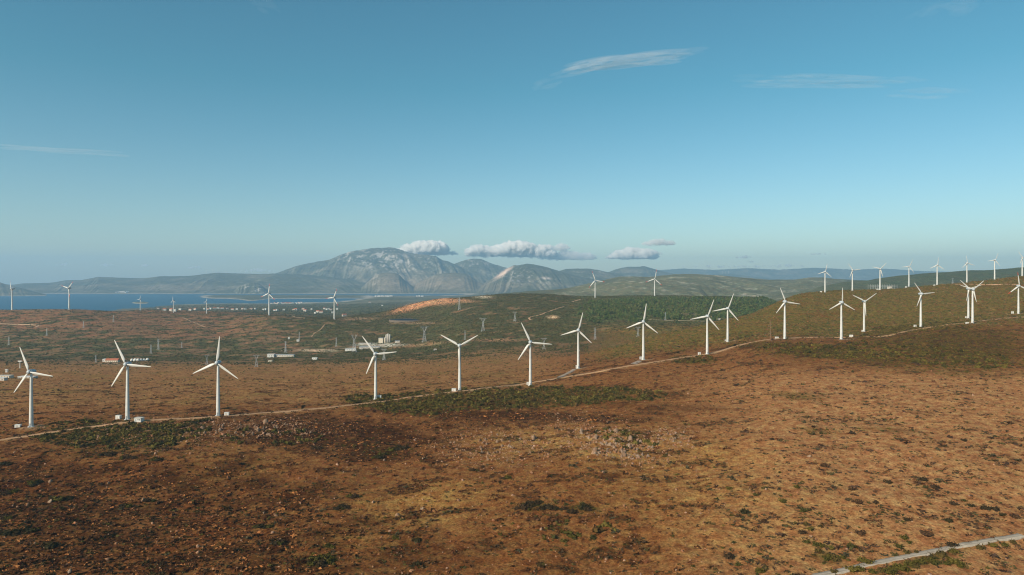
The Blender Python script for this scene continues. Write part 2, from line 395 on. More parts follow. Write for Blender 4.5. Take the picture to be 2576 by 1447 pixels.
def drift(X, Y):
    wx = X + 9 * fbm(X / 30, Y / 30, 2, 110); wy = Y + 9 * fbm(X / 30, Y / 30, 2, 111)
    return fbm(wx / 34, wy / 21, 4, 112) + .45 * fbm(X / 7, Y / 7, 2, 113)

BASES = [(78.6,1074.8),(320.7,1055.9),(548.7,1046.6),(944.9,1004.3),(1156.3,983.4),(1454.6,927.4),(1618.4,905.3),(1779.1,891.7),(1830.5,859.4),(1974.2,852.3),(2116.5,853.5),(2316.3,823.8),(2446.6,814.2),(2562,789.3)]
BW = {b: unproj(*b)[:2] for b in BASES}
ROAD_P = [(-60,1117),(0,1108),(75,1097),(150,1085),(240,1073),(330,1063),(440,1054),(548,1049.5),(600,1045),(641,1041),(750,1034),(818,1027.7),(914,1015.6),(944,1012.6),(1007,1004.8),(1070,995),(1133,988.4),(1178,984),(1221,976.6),(1290,970),(1339,962),(1412,950.6),(1485,938.8),(1560,926),(1611,916),(1671,907.8),(1729,897.7),(1774,892.7),(1825,880),(1880,864),(1932,855.6),(1974,850.5),(2054,849),(2116,849),(2200,849),(2242,844),(2293,832.6),(2318,827.6),(2368,820),(2431,813.7),(2469,807.4),(2532,801),(2600,796)]
_rw = np.array([unproj(*p)[:2] for p in ROAD_P])
_rd = np.concatenate([[0], np.cumsum(np.hypot(*np.diff(_rw, axis=0).T))])
_rt = np.arange(0, _rd[-1], 3.0)
_rx, _ry = np.interp(_rt, _rd, _rw[:, 0]), np.interp(_rt, _rd, _rw[:, 1])
def road_dist(X, Y):
    """distance to the ridge road, by a coarse cell lookup"""
    cell = 2.0; x0, y0 = _rx.min() - 30, _ry.min() - 30
    nx, ny = int((_rx.max() + 30 - x0) / cell) + 1, int((_ry.max() + 30 - y0) / cell) + 1
    g = np.full((nx, ny), 99.0)
    for rx, ry in zip(_rx, _ry):
        i, j = int((rx - x0) / cell), int((ry - y0) / cell)
        ii, jj = np.meshgrid(np.arange(max(i - 9, 0), min(i + 10, nx)), np.arange(max(j - 9, 0), min(j + 10, ny)), indexing='ij')
        g[ii, jj] = np.minimum(g[ii, jj], np.hypot(x0 + (ii + .5) * cell - rx, y0 + (jj + .5) * cell - ry))
    i = ((X - x0) / cell).astype(int); j = ((Y - y0) / cell).astype(int)
    ok = (i >= 0) & (i < nx) & (j >= 0) & (j < ny)
    out = np.full(len(X), 99.0); out[ok] = g[i[ok], j[ok]]
    return out

def near_col(X, Y, px, py):
    n1 = fbm(X / 22, Y / 22, 4, 80); n2 = fbm(X / 6, Y / 6, 3, 81); n3 = fbm(X / 70, Y / 70, 3, 82); n4 = fbm(X / 2.2, Y / 2.2, 2, 83)
    w = n1 * .9 + n2 * .5
    c = np.tile(np.array(K['brown']), (len(X), 1))
    # dry plain behind the road on the left
    plain_ = sstep(1500, 1250, px) * sstep(640, 720, Y)
    c = mixc(c, K['tan'], plain_ * (.65 + .9 * n1))
    c = mixc(c, K['olive'], plain_ * sstep(.05, .5, n3 + .4 * n1) * .45)
    # right slope of pale dry grass
    right = sstep(1550, 2050, px) * sstep(905, 965, py)
    c = mixc(c, K['pink'], right * (.75 + .6 * n2))
    # straw patches
    for b in [(1640,1130,260,50,.06,.65), (1330,1110,150,36,0,.6), (1020,1285,150,45,.12,.7), (1130,1240,120,30,0,.6), (890,1360,110,30,.1,.45), (600,1170,140,50,0,.35), (420,1222,60,16,0,.6), (1900,1330,300,100,.1,.3), (1750,1220,260,60,0,.35)]:
        c = mixc(c, K['straw'], b[5] * blob(px, py, *b[:5], wob=-w) * (.72 + .8 * n2))
    # dark heath bands, and a darker colour over the lower left slope
    for b in [(330,1340,620,190,.08,.85), (560,1210,300,60,.1,.5), (830,1088,270,40,.05,1.1), (60,1230,130,90,0,.7), (950,1140,130,22,0,.7), (1290,1046,330,12,.03,1.0), (1050,1400,280,60,0,.45), (1180,1065,130,12,0,.6), (1600,1020,250,12,.05,.5)]:
        c = mixc(c, K['dark'], b[5] * blob(px, py, *b[:5], wob=-w * 1.2) * (.75 + .7 * n1))
    c = mixc(c, K['red'], .5 * sstep(.1, .5, n3) * sstep(1300, 600, px) * sstep(1040, 1080, py))
    # green scrub
    g = green_w(X, Y, px, py, w)
    c = mixc(c, K['green'], g * (.8 + .5 * n2))
    # far hillside on the right: heath mottled green and rust
    hs = sstep(1440, 1600, px) * sstep(870, 980, Y)
    c = mixc(c, K['olive'], hs * (.8 + .8 * n1))
    c = mixc(c, K['red'], hs * sstep(.08, .45, n3 + n2 * .5) * .4)
    c = mixc(c, K['green'], hs * sstep(.0, .35, n2 + n1 * .5) * .6)
    c = mixc(c, K['straw'], hs * sstep(.28, .5, fbm(X / 14, Y / 14, 3, 88)) * .5)
    for b in [(800,1086,280,34,.05,.8), (1290,1046,330,11,.03,.7), (90,1190,160,40,0,.55), (950,1137,130,20,0,.6)]:
        c = mixc(c, K['dark'], b[5] * blob(px, py, *b[:5], wob=-w * 1.4))
    c = mixc(c, K['rock'], rockzone(px, py) * sstep(.05, .35, n2 + n4 * .5) * .7)
    rd = road_dist(X, Y)
    c = mixc(c, (.34, .20, .105), sstep(9, 3, rd + 9 * n2) * .55)
    for bx, by in BASES:      # trampled crane pads at the turbine feet
        bX, bY = BW[(bx, by)]
        c = mixc(c, (.33, .225, .14), sstep(13, 5, np.hypot(X - bX - 3, (Y - bY) * 1.2) + 8 * n2) * .6)
    # broken drifts of dead heath lying across the slope
    dr = drift(X, Y)
    c = mixc(c, K['dark'], sstep(.12, .36, dr) * (.66 - .48 * right) * sstep(1000, 850, Y))
    spots = sstep(.16, .40, n4 + .35 * n2)
    c = mixc(c, K['dark'], spots * (.55 - .33 * right))
    return c * (1 + .22 * n4)[:, None]

GB = [(1250,1004,320,24,-.03,1.), (1010,1018,130,20,.1,.9), (1480,992,180,18,.02,.7), (300,1095,200,34,.02,.85), (430,1078,90,18,0,.6), (270,1130,120,25,0,.5),
      (2400,868,260,58,.08,.8), (2080,884,170,20,.06,.9), (2250,905,300,26,.12,.6), (1745,906,55,9,0,.8), (1700,884,30,6,0,.4), (1920,868,90,9,0,.7), (2000,996,60,10,.1,.6),
      (2330,1408,140,14,-.3,.8), (2085,1405,45,14,.2,.6), (2060,1083,70,7,.15,.5), (2230,1082,70,6,.05,.5), (1340,1272,55,14,0,.6), (1470,1278,40,12,.1,.6), (800,1410,60,18,0,.6), (980,1135,70,12,0,.5), (900,1120,60,10,0,.4)]
def green_w(X, Y, px, py, w):
    g = np.zeros_like(px)
    for b in GB:
        g = np.maximum(g, b[5] * blob(px, py, *b[:5], wob=-w * 1.1))
    return g

def valley_col(X, Y, px, py):
    n1 = fbm(X / 120, Y / 120, 4, 90); n2 = fbm(X / 38, Y / 38, 3, 91); n3 = fbm(X / 420, Y / 300, 3, 92); n4 = fbm(X / 14, Y / 14, 2, 93)
    c = np.tile(np.array((.200, .115, .058)), (len(X), 1))
    lefthill = sstep(760, 560, px) * sstep(1900, 2200, Y)
    c = mixc(c, (.235, .115, .056), lefthill * .85)
    c = mixc(c, (.26, .145, .070), sstep(.05, .5, n1 + .4 * n2) * .6)
    c = mixc(c, (.26, .105, .045), sstep(.15, .5, n3 + .4 * n1) * .4)
    mid = sstep(700, 1000, px) * sstep(1500, 1800, Y)
    gr = sstep(-.22, .22, n2 + .8 * n1 + .30 * mid - .32 * lefthill + .15 * sstep(1250, 1700, Y))
    c = mixc(c, (.066, .066, .022), gr * .85)
    c = mixc(c, (.045, .055, .022), sstep(.1, .35, n4 + n2 * .6) * .5)
    plainw = sstep(1650, 1300, Y) * sstep(1450, 1300, px)
    c = mixc(c, np.array(K['tan']) * .95, plainw * (.55 + .8 * n1))
    # wooded flank and dark slope right of the middle hill
    wood = sstep(1420, 1480, px) * sstep(1850, 2050, Y) * sstep(3300, 2900, Y)
    c = mixc(c, (.105, .105, .036), wood * .8)
    # coastal plain
    cp = sstep(3300, 3900, Y)
    c = mixc(c, (.085, .095, .048), cp * (.6 + n1 * .7))
    c = mixc(c, (.20, .17, .11), cp * sstep(.2, .5, n3 + .5 * n2) * .6)
    # quarry cut and bare patches, defined on the hill itself
    for cx, cy, rx, ry, rot, colr, wt in [(1050,768,70,9,-.27,(.60,.27,.135),1.), (1108,757,50,10,-.05,(.60,.29,.15),1.), (1165,757,30,4,.05,(.55,.27,.15),.8), (1208,745,30,5,.1,(.50,.40,.30),.8),
             (1180,737,26,6,.2,(.42,.37,.31),.55), (1390,798,15,4,0,(.62,.38,.23),1.), (175,935,95,4.2,.02,(.55,.42,.29),.9), (800,882,48,3.5,.02,(.55,.40,.28),.85), (300,916,50,4,0,(.40,.30,.22),.7), (955,868,60,5,0,(.50,.46,.40),.9),
             (1250,856,70,4,0,(.40,.21,.12),.6), (1060,868,80,4,-.1,(.38,.22,.12),.6), (1750,790,60,3,0,(.30,.24,.16),.4), (1040,813,70,3,0,(.37,.24,.14),.5), (905,802,50,4,0,(.40,.25,.15),.6)]:
        c = mixc(c, colr, wt * blob(px, py, cx, cy, rx, ry, rot, wob=-n2 * .5))
    dam = np.exp(-((py - 781) / 3.5) ** 2) * (px < 230)
    c = mixc(c, (.36, .21, .12), dam * sstep(-.1, .3, n1) * .6)
    return c * (1 + .2 * n4)[:, None]

def far_col(X, Y, Z, px, py, slope):
    n1 = fbm(X / 900, Y / 900, 4, 95); n2 = fbm(X / 260, Y / 260, 4, 96); n3 = .45 * fbm(X / 210, Y / 210, 3, 97) + .7 * fbm(X / 60, Y / 60, 4, 98)
    c = np.tile(np.array((.085, .088, .050)), (len(X), 1))
    c = mixc(c, (.19, .165, .11), sstep(-.05, .4, n1 + .5 * n2) * .7)
    c = mixc(c, (.062, .075, .036), sstep(.05, .35, n2 - .3 * n1) * .6)
    rock = sstep(.10, .36, n3 * .8 + n2 * .55 + .55 * (slope - .38))
    hi = np.clip(blob(px, py, 960, 645, 150, 34, .12) + .7 * blob(px, py, 1195, 660, 60, 14) + .9 * blob(px, py, 636, 726, 40, 18)
                 + .5 * blob(px, py, 965, 705, 45, 22) + .55 * blob(px, py, 1300, 690, 70, 28, .3) + .4 * blob(px, py, 1120, 700, 60, 12)
                 + .5 * blob(px, py, 1440, 735, 40, 10) + .35 * blob(px, py, 1560, 715, 160, 26) + .4 * blob(px, py, 1500, 678, 60, 8), 0, 1)
    c = mixc(c, (.44, .40, .35), rock * (.16 + .84 * hi))
    c = mixc(c, (.30, .23, .16), .85 * np.clip(blob(px, py, 985, 712, 62, 26) + blob(px, py, 1115, 712, 82, 22) + .5 * blob(px, py, 1230, 725, 80, 14), 0, 1) * (.75 + .5 * n2))
    c = mixc(c, (.30, .24, .17), .5 * blob(px, py, 440, 725, 120, 8, wob=-n2))
    c = mixc(c, (.72, .52, .40), blob(px, py, 1266, 687, 26, 5.5, -.62, wob=-n3 * .5))
    c = mixc(c, (.60, .50, .42), .8 * blob(px, py, 1374, 700, 14, 3.5, .1, wob=-n3 * .6))
    shore = (np.exp(-((Z - 2.5) / 3.0) ** 2)) * (Y > 7000)
    c = mixc(c, (.48, .42, .34), shore * .7)
    hz = sstep(1250, 1400, px) * sstep(2250, 2000, px) * (Y > 3600) * (Y < 7000)
    c = mixc(c, (.175, .165, .095), hz * (.6 + .8 * n2))
    c = mixc(c, (.40, .35, .28), hz * sstep(.22, .42, n3 + .5 * n2) * .6)
    gh = sstep(1900, 2150, px) * (Y < 5200)
    c = mixc(c, (.070, .082, .036), gh * (.75 + .6 * n2))
    return c * (1 + .25 * n3)[:, None]

# ------------------------------------------------------------------ ground sheets
NC = 1000
ug = np.linspace(-1.0, 1.0, NC)
def sheet(name, Ys, mat, kind_label, colour, NC=1100, um=1.0):
    ug = np.linspace(-um, um, NC)
    U, YY = np.meshgrid(ug, Ys)
    X = (U * YY).ravel(); Y = YY.ravel()
    z = terrain(X, Y)
    px = X / Y * F + CX; py = HY - z / Y * F
    n = len(Ys)
    if colour == 'far':
        zz = z.reshape(n, NC)
        dzx = np.gradient(zz, axis=1) / np.maximum(np.gradient(X.reshape(n, NC), axis=1), 1e-3)
        dzy = np.gradient(zz, axis=0) / np.maximum(np.gradient(YY, axis=0), 1e-3)
        c = far_col(X, Y, z + CAM_Z, px, py, np.hypot(dzx, dzy).ravel())
    elif colour == 'near':
        c = near_col(X, Y, px, py)
    else:
        c = valley_col(X, Y, px, py)
        f = far_col(X, Y, z + CAM_Z, px, py, np.full(len(X), .3))
        w = np.clip(sstep(5600, 7200, Y) + sstep(1150, 1500, px) * sstep(3500, 4000, Y), 0, 1)[:, None]
        c = c * (1 - w) + f * w
    if colour == 'near':   # blend to the valley's palette across the join
        v = valley_col(X, Y, px, py); w = (sstep(1150, 1650, Y) * sstep(1600, 1440, px))[:, None]
        c = c * (1 - w) + v * w
    if colour == 'valley':
        v = near_col(X, Y, px, py); w = sstep(1440, 1600, px)[:, None] * sstep(1950, 1700, Y)[:, None]
        c = c * (1 - w) + v * w
    i = np.arange(n - 1)[:, None] * NC + np.arange(NC - 1)[None, :]
    q = np.stack([i, i + 1, i + NC + 1, i + NC], -1).reshape(-1, 4)
    o = mesh_np(name, np.stack([X, Y, z + CAM_Z], -1), q, mat, c, True)
    return tag(o, kind_label, name, kind='structure')

YA, YB, YC, YD = 1700.0, 7600.0, 25200.0, 60.0
sheet('ground', np.exp(np.concatenate([np.linspace(math.log(YD), math.log(230), 40)[:-1], np.linspace(math.log(230), math.log(YA), 640)])), M_ground, 'dry brown stony hillside in the foreground', 'near', 1200, .95)
sheet('valley', np.exp(np.linspace(math.log(YA), math.log(YB), 520)), M_valley, 'scrubby valley and low hills behind the ridge', 'valley', 1300, .92)
sheet('mountains', np.exp(np.linspace(math.log(YB), math.log(YC), 520)), M_far, 'blue hazy mountains across the bay', 'far', 1700, .88)

# sea
def sea():
    m, nt, b = new_mat('sea_water'); N, L = nt.nodes, nt.links
    b.inputs['Base Color'].default_value = (.010, .082, .150, 1)
    b.inputs['Roughness'].default_value = .45; b.inputs['IOR'].default_value = 1.2
    b.inputs['Specular IOR Level'].default_value = .2
    tc = N.new('ShaderNodeTexCoord')
    mp = N.new('ShaderNodeMapping'); mp.inputs['Scale'].default_value = (1 / 40, 1 / 16, 1)
    L.new(tc.outputs['Object'], mp.inputs['Vector'])
    n = N.new('ShaderNodeTexNoise'); n.inputs['Scale'].default_value = 1; n.inputs['Detail'].default_value = 5
    L.new(mp.outputs['Vector'], n.inputs['Vector'])
    bp = N.new('ShaderNodeBump'); bp.inputs['Strength'].default_value = 1; bp.inputs['Distance'].default_value = 5
    L.new(n.outputs['Fac'], bp.inputs['Height']); L.new(bp.outputs['Normal'], b.inputs['Normal'])
    X0, X1, Y0, Y1 = -25000, 25000, 3400, 25000
    o = mesh_np('sea', [(X0, Y0, 0), (X1, Y0, 0), (X1, Y1, 0), (X0, Y1, 0)], np.array([[0, 1, 2, 3]]), m)
    tag(o, 'deep blue bay between the brown ridge and the mountains', 'sea', kind='structure')
sea()

# ------------------------------------------------------------------ roads and tracks
def strip(name, pts, width, mat, col, label, edge=.35, lift=.22, step=4.0):
    W = [unproj(*p)[:2] for p in pts]
    P = np.array(W)
    d = np.concatenate([[0], np.cumsum(np.hypot(*np.diff(P, axis=0).T))])
    t = np.linspace(0, d[-1], max(int(d[-1] / step), 8))
    cx, cy = np.interp(t, d, P[:, 0]), np.interp(t, d, P[:, 1])
    k = max(2, int(18 / step))
    ker = np.ones(2 * k + 1) / (2 * k + 1)
    sm = lambda a: np.convolve(np.pad(a, k, mode='edge'), ker, 'valid')
    cx, cy = sm(sm(cx)), sm(sm(cy))
    tx, ty = np.gradient(cx), np.gradient(cy); L = np.hypot(tx, ty) + 1e-9
    nx, ny = -ty / L, tx / L
    offs = np.array([-.5, -.47, -.25, 0, .25, .47, .5])
    V = []; Cc = []
    zc = [terrain(cx + nx * o * width, cy + ny * o * width) for o in (-.5, -.25, 0, .25, .5)]
    zt = sm(np.maximum.reduce(zc))
    zt = np.maximum(zt, np.maximum.reduce(zc) - .1) + lift
    for j, o in enumerate(offs):
        wv = 1 + edge * fbm(t / 9, t * 0 + 3.3 * np.sign(o), 3, 120) * (abs(o) > .3)
        x, y = cx + nx * o * width * wv, cy + ny * o * width * wv
        z = zt - (1.2 if abs(o) == .5 else 0) + (.06 if o == 0 else 0)
        V.append(np.stack([x, y, z + CAM_Z], -1))
        ruts = 1 - .24 * (abs(abs(o) - .25) < .02)
        Cc.append(np.tile(np.array(col) * ruts, (len(t), 1)) * (1 + .15 * fbm(t / 14, t * 0 + o * 5, 3, 130))[:, None])
    n, m = len(t), len(offs)
    V = np.concatenate(V); Cc = np.concatenate(Cc)
    i = np.arange(m - 1)[:, None] * n + np.arange(n - 1)[None, :]
    q = np.stack([i, i + 1, i + n + 1, i + n], -1).reshape(-1, 4)
    o = mesh_np(name, V, q, mat, Cc, True)
    return tag(o, label, 'road', kind='structure')

dirt = (.43, .262, .145)
strip('dirt_road', ROAD_P,
      4.3, M_road, dirt, 'pale dirt road climbing along the ridge past the turbines')
strip('gravel_road', [(2010,1462),(2060,1447),(2150,1430),(2200,1420),(2260,1405),(2350,1388),(2440,1372),(2520,1358),(2600,1345)], 3.3, M_road, (.42, .36, .285), 'pale grey gravel road crossing the lower right corner', edge=.28, step=2)
for name, pts, w, c in [
    ('dirt_track', [(1338,806),(1328,801),(1340,796),(1356,793.6),(1385,783),(1420,771)], 6, (.56,.34,.2)),
    ('dirt_track', [(1438,761),(1450,757),(1467,752.5)], 6, (.55,.35,.22)),
    ('dirt_track', [(-30,814),(0,815),(45,816),(86,818.5),(98,819)], 7, (.55,.38,.25)),
    ('dirt_track', [(86,826),(95,821),(101,817.5)], 6, (.55,.38,.25)),
    ('dirt_track', [(722,792),(742,798),(772,801)], 6, (.5,.36,.25)),
    ('dirt_track', [(818,814),(812,823),(806,831),(790,839),(783,849)], 4, (.45,.28,.17)),
    ('dirt_track', [(458,799),(475,806),(494,814),(524,826)], 5, (.40,.27,.17)),
    ('dirt_track', [(2395,714.5),(2440,716),(2500,716),(2576,716)], 4, (.55,.33,.22)),
    ('dirt_track', [(1400,955),(1420,945),(1452,928)], 5, (.34,.27,.21)),
    ('dirt_track', [(1588,921),(1602,912),(1617,906)], 7, (.36,.29,.23)),
    ('dirt_track', [(700,882),(770,881),(838,880),(900,874),(980,868)], 5, (.44,.33,.23)),
    ('dirt_track', [(1780,808),(1720,807),(1650,805),(1600,803)], 5, (.34,.29,.21))]:
    strip(name, pts, w, M_road, c, 'narrow bare earth track on the scrubby hills', step=5)

# ------------------------------------------------------------------ plants and stones: shared shapes
def leaf_bush(nq, seed, size=.42, core=True, flat=.75):
    """dome of small leaf sheaves round a knobbly core; unit radius, base at z=0"""
    r = np.random.default_rng(seed)
    d = r.normal(size=(nq, 3)); d[:, 2] = np.abs(d[:, 2]) * .9 - .05; d /= np.linalg.norm(d, axis=1)[:, None]
    rad = .55 + .5 * r.random(nq)
    lob = 1 + .3 * np.sin(3 * np.arctan2(d[:, 1], d[:, 0]) + seed)
    p = d * (rad * lob)[:, None]; p[:, 2] = p[:, 2] * flat + .08
    a = r.normal(size=(nq, 3)); a /= np.linalg.norm(a, axis=1)[:, None]
    b = np.cross(a, d + .5 * r.normal(size=(nq, 3))); b /= np.linalg.norm(b, axis=1)[:, None] + 1e-9
    s = size * (.6 + .7 * r.random(nq))[:, None]
    V = np.stack([p - a * s, p - b * s * .6, p + a * s, p + b * s * .6], 1).reshape(-1, 3)
    Fq = np.arange(nq * 4).reshape(-1, 4)
    sh = np.repeat(.75 + .5 * r.random(nq), 4)
    tri = np.concatenate([Fq[:, [0, 1, 2]], Fq[:, [0, 2, 3]]])
    if core:
        bm = bmesh.new(); bmesh.ops.create_icosphere(bm, subdivisions=1, radius=.68)
        v = np.array([x.co[:] for x in bm.verts]); f = np.array([[q.index for q in fc.verts] for fc in bm.faces]); bm.free()
        v *= (1 + .35 * (r.random(len(v)) - .5))[:, None]; v[:, 2] = v[:, 2] * flat + .1
        tri = np.concatenate([tri, f + len(V)]); V = np.concatenate([V, v]); sh = np.concatenate([sh, np.full(len(v), .75)])
    V[:, 2] = np.maximum(V[:, 2], -.12)
    return V, tri, sh

def rock_shape(seed):
    r = np.random.default_rng(seed)
    bm = bmesh.new()
    P = r.normal(size=(16, 3)); P /= np.linalg.norm(P, axis=1)[:, None]
    P *= np.array([1, .75, .7 + .5 * r.random()]) * (.8 + .35 * r.random((16, 1)))
    for p in P: bm.verts.new(p)
    bmesh.ops.convex_hull(bm, input=bm.verts)
    for v in [v for v in bm.verts if not v.link_faces]: bm.verts.remove(v)
    bmesh.ops.bevel(bm, geom=bm.edges[:], offset=.06, segments=1, affect='EDGES')
    bmesh.ops.triangulate(bm, faces=bm.faces[:])
    bm.verts.index_update()
    v = np.array([x.co[:] for x in bm.verts]); f = np.array([[q.index for q in fc.verts] for fc in bm.faces]); bm.free()
    v[:, 2] += .35
    return v, f, np.ones(len(v))

def conifer(seed):
    r = np.random.default_rng(seed); nq = 34
    h = r.random(nq) ** .8; rad = (1 - h) * .34 + .05
    a = r.random(nq) * 6.283
    p = np.stack([rad * np.cos(a), rad * np.sin(a), .18 + .8 * h], -1)
    d = np.stack([np.cos(a), np.sin(a), -.5 + 0 * a], -1)
    s = (.10 + .13 * (1 - h))[:, None]
    t = np.stack([-np.sin(a), np.cos(a), .3 * r.normal(size=nq)], -1)
    V = np.stack([p - t * s, p - d * s * .8, p + t * s, p + d * s], 1).reshape(-1, 3)
    Fq = np.arange(nq * 4).reshape(-1, 4)
    tri = np.concatenate([Fq[:, [0, 1, 2]], Fq[:, [0, 2, 3]]])
    sh = np.repeat(.7 + .6 * r.random(nq), 4)
    n = 5; ring = [(.03 * math.cos(6.283 * i / n), .03 * math.sin(6.283 * i / n)) for i in range(n)]
    tv = np.array([(x, y, 0) for x, y in ring] + [(x * .4, y * .4, .75) for x, y in ring])
    tf = np.array([[i, (i + 1) % n, n + (i + 1) % n] for i in range(n)] + [[i, n + (i + 1) % n, n + i] for i in range(n)])
    return np.concatenate([V, tv]), np.concatenate([tri, tf + len(V)]), np.concatenate([sh, np.full(len(tv), .5)])

def scatter(name, shapes, X, Y, size, colours, mat, label, cat, squash=(.7, 1.15), sink=.05):
    """one uncountable mass: every plant or stone baked into a single mesh"""
    n = len(X); Z = terrain(X, Y) + CAM_Z
    rot = rng.random(n) * 6.283; zs = rng.uniform(squash[0], squash[1], n)
    which = rng.integers(0, len(shapes), n)
    VV, FF, CC, off = [], [], [], 0
    for k, (v, f, sh) in enumerate(shapes):
        m = np.where(which == k)[0]
        if not len(m): continue
        c, s = np.cos(rot[m])[:, None], np.sin(rot[m])[:, None]
        sz = size[m][:, None]
        x = (v[None, :, 0] * c - v[None, :, 1] * s) * sz + X[m][:, None]
        y = (v[None, :, 0] * s + v[None, :, 1] * c) * sz + Y[m][:, None]
        z = v[None, :, 2] * sz * zs[m][:, None] + (Z[m] - sink * size[m])[:, None]
        VV.append(np.stack([x, y, z], -1).reshape(-1, 3))
        FF.append((f[None] + (np.arange(len(m)) * len(v))[:, None, None] + off).reshape(-1, 3))
        CC.append((colours[m][:, None, :] * sh[None, :, None]).reshape(-1, 3))
        off += len(m) * len(v)
    o = mesh_np(name, np.concatenate(VV), np.concatenate(FF), mat, np.concatenate(CC))
    return tag(o, label, cat, kind='stuff')

def sample(n, Y0, Y1, p=0.0, px0=-40, px1=2620):
    """random visible ground points; density falls with distance for p below 1"""
    u = rng.random(n)
    e = p + 1
    Y = np.exp(math.log(Y0) + u * math.log(Y1 / Y0)) if abs(e) < 1e-6 else (Y0 ** e + u * (Y1 ** e - Y0 ** e)) ** (1 / e)
    px = rng.uniform(px0, px1, n)
    ok, py = visible(px, Y)
    px, Y, py = px[ok], Y[ok], py[ok]
    return (px - CX) / F * Y, Y, px, py

def pick(cols, n, var=.2):
    c = np.array(cols)[rng.integers(0, len(cols), n)]
    return c * (1 + var * rng.uniform(-1, 1, (n, 1)))

small = [leaf_bush(12, 100 + i, .55, False) for i in range(5)]
medium = [leaf_bush(26, 120 + i, .40, True) for i in range(6)]
dist = [leaf_bush(9, 140 + i, .55, True, .8) for i in range(5)]
ROADPTS = None

# low heath all over the foreground
X, Y, px, py = sample(190000, 235, 1050, -.25)
n2 = fbm(X / 9, Y / 9, 3, 150); n3 = fbm(X / 40, Y / 40, 3, 151)
darkw = np.zeros_like(px)
for b in [(330,1330,520,170,.1), (830,1090,250,44,.05), (60,1230,130,90,0), (950,1140,130,22,0), (1290,1046,330,10,.03), (1180,1065,130,12,0)]:
    darkw = np.maximum(darkw, blob(px, py, *b))
keep = rng.random(len(X)) < np.clip(.06 + .75 * n2 + .7 * darkw + 1.3 * sstep(.05, .40, drift(X, Y)) * (1 - .45 * sstep(1550, 2050, px)), .035, 1) * np.where((px < 1450) & (Y > 700), .45, 1)
X, Y, px, py, n2, n3, darkw = (a[keep] for a in (X, Y, px, py, n2, n3, darkw))
cl = pick([(.075,.036,.018), (.13,.056,.022), (.055,.034,.018), (.18,.082,.032), (.070,.056,.018), (.10,.038,.016), (.060,.050,.026)], len(X), .3)
rt_ = (sstep(1550, 2050, px) * (rng.random(len(px)) < .7))[:, None] > .5
cl = np.where(rt_, pick([(.060,.036,.024), (.055,.046,.024), (.075,.044,.026), (.065,.058,.022)], len(X), .3), cl)
u_ = rng.random((len(X), 1)); dk = (darkw > .25)[:, None]
cl = np.where(dk & (u_ < .5), cl * .5, np.where(dk & (u_ > .86), np.array([[.36, .15, .050]]) * (.7 + .6 * rng.random((len(X), 1))), cl))
scatter('heath_scrub', small, X, Y, np.clip(.58 * np.exp(.48 * rng.normal(size=len(X))), .25, 2.2), cl, M_veg, 'low rust brown heath covering the dry hillside', 'heath', (.5, .9))

# green evergreen scrub in thickets
X, Y, px, py = sample(270000, 235, 1680, 0.15)
w = fbm(X / 22, Y / 22, 4, 80) * .9 + fbm(X / 6, Y / 6, 3, 81) * .5
g = green_w(X, Y, px, py, w)
hs = sstep(1440, 1600, px) * sstep(870, 980, Y) * np.clip(.34 + .9 * fbm(X / 18, Y / 18, 3, 152), 0, 1)
keep = rng.random(len(X)) < np.clip(.7 * g ** 1.4 + .62 * hs + .010, 0, 1)
X, Y, px, py, g, hs = (a[keep] for a in (X, Y, px, py, g, hs))
cl = pick([(.088,.074,.018), (.064,.060,.016), (.115,.090,.022), (.095,.064,.022), (.052,.048,.016)], len(X), .25)
yel = ((px > 1880) & (py < 940))[:, None]
cl = np.where(yel, cl * np.array([1.2, 1.12, .95]), cl)
onh = (hs > .05)[:, None] & (g < .4)[:, None]
cl = np.where(onh, pick([(.13,.115,.030), (.10,.105,.040), (.20,.090,.040), (.165,.115,.040), (.085,.088,.024), (.25,.15,.07), (.11,.110,.028)], len(X), .3), cl)
scatter('green_scrub', medium[:4] , X, Y, rng.uniform(.55, 1.25, len(X)) * (1 + .35 * (Y > 880)), cl, M_veg, 'olive green evergreen scrub in dense thickets', 'scrub', (.6, 1.1))

# the densest thickets get a second, fuller growth
TX, TY, tpx_, tpy_ = [], [], [], []
for cx, cy, rx, ry, rot, wt, nn in [(1250,1003,330,24,-.03,1,6500), (1010,1018,130,20,.1,1,1500), (1490,992,170,16,.02,1,1600), (290,1095,190,32,.02,1,2200), (430,1078,90,16,0,1,700), (2080,884,150,15,.06,1,1800), (1745,905,60,9,0,1,500), (2330,893,200,22,.1,1,2600), (1575,1105,70,20,.25,1,260), (1410,1330,150,30,0,.5,120), (690,1100,120,20,0,1,250)]:
    q = np.sqrt(rng.random(nn)) * 1.15; a = rng.random(nn) * 6.283
    c_, s_ = math.cos(rot), math.sin(rot)
    ex, ey = rx * q * np.cos(a), ry * q * np.sin(a)
    for x, y in zip(cx + ex * c_ - ey * s_, cy + ex * s_ + ey * c_):
        X_, Y_, _, _ = unproj_xy(x, y)
        TX.append(X_); TY.append(Y_)
X, Y = np.array(TX), np.array(TY)
keep = (rng.random(len(X)) < np.clip(.24 + 1.2 * fbm(X / 13, Y / 13, 3, 153), .01, .8)) & (road_dist(X, Y) > 4.5)
X, Y = X[keep], Y[keep]
px = X / Y * F + CX
cl = pick([(.098,.078,.018), (.072,.063,.016), (.122,.096,.024), (.100,.060,.020), (.050,.045,.014)], len(X), .3)
cl = np.where((px > 1880)[:, None], cl * np.array([1.12, 1.08, .95]), cl)
scatter('evergreen_thicket', medium, X, Y, np.clip(1.5 * np.exp(.40 * rng.normal(size=len(X))), .6, 3.2), cl, M_veg, 'dense dark evergreen thicket along the crest below the road', 'thicket', (.75, 1.25))

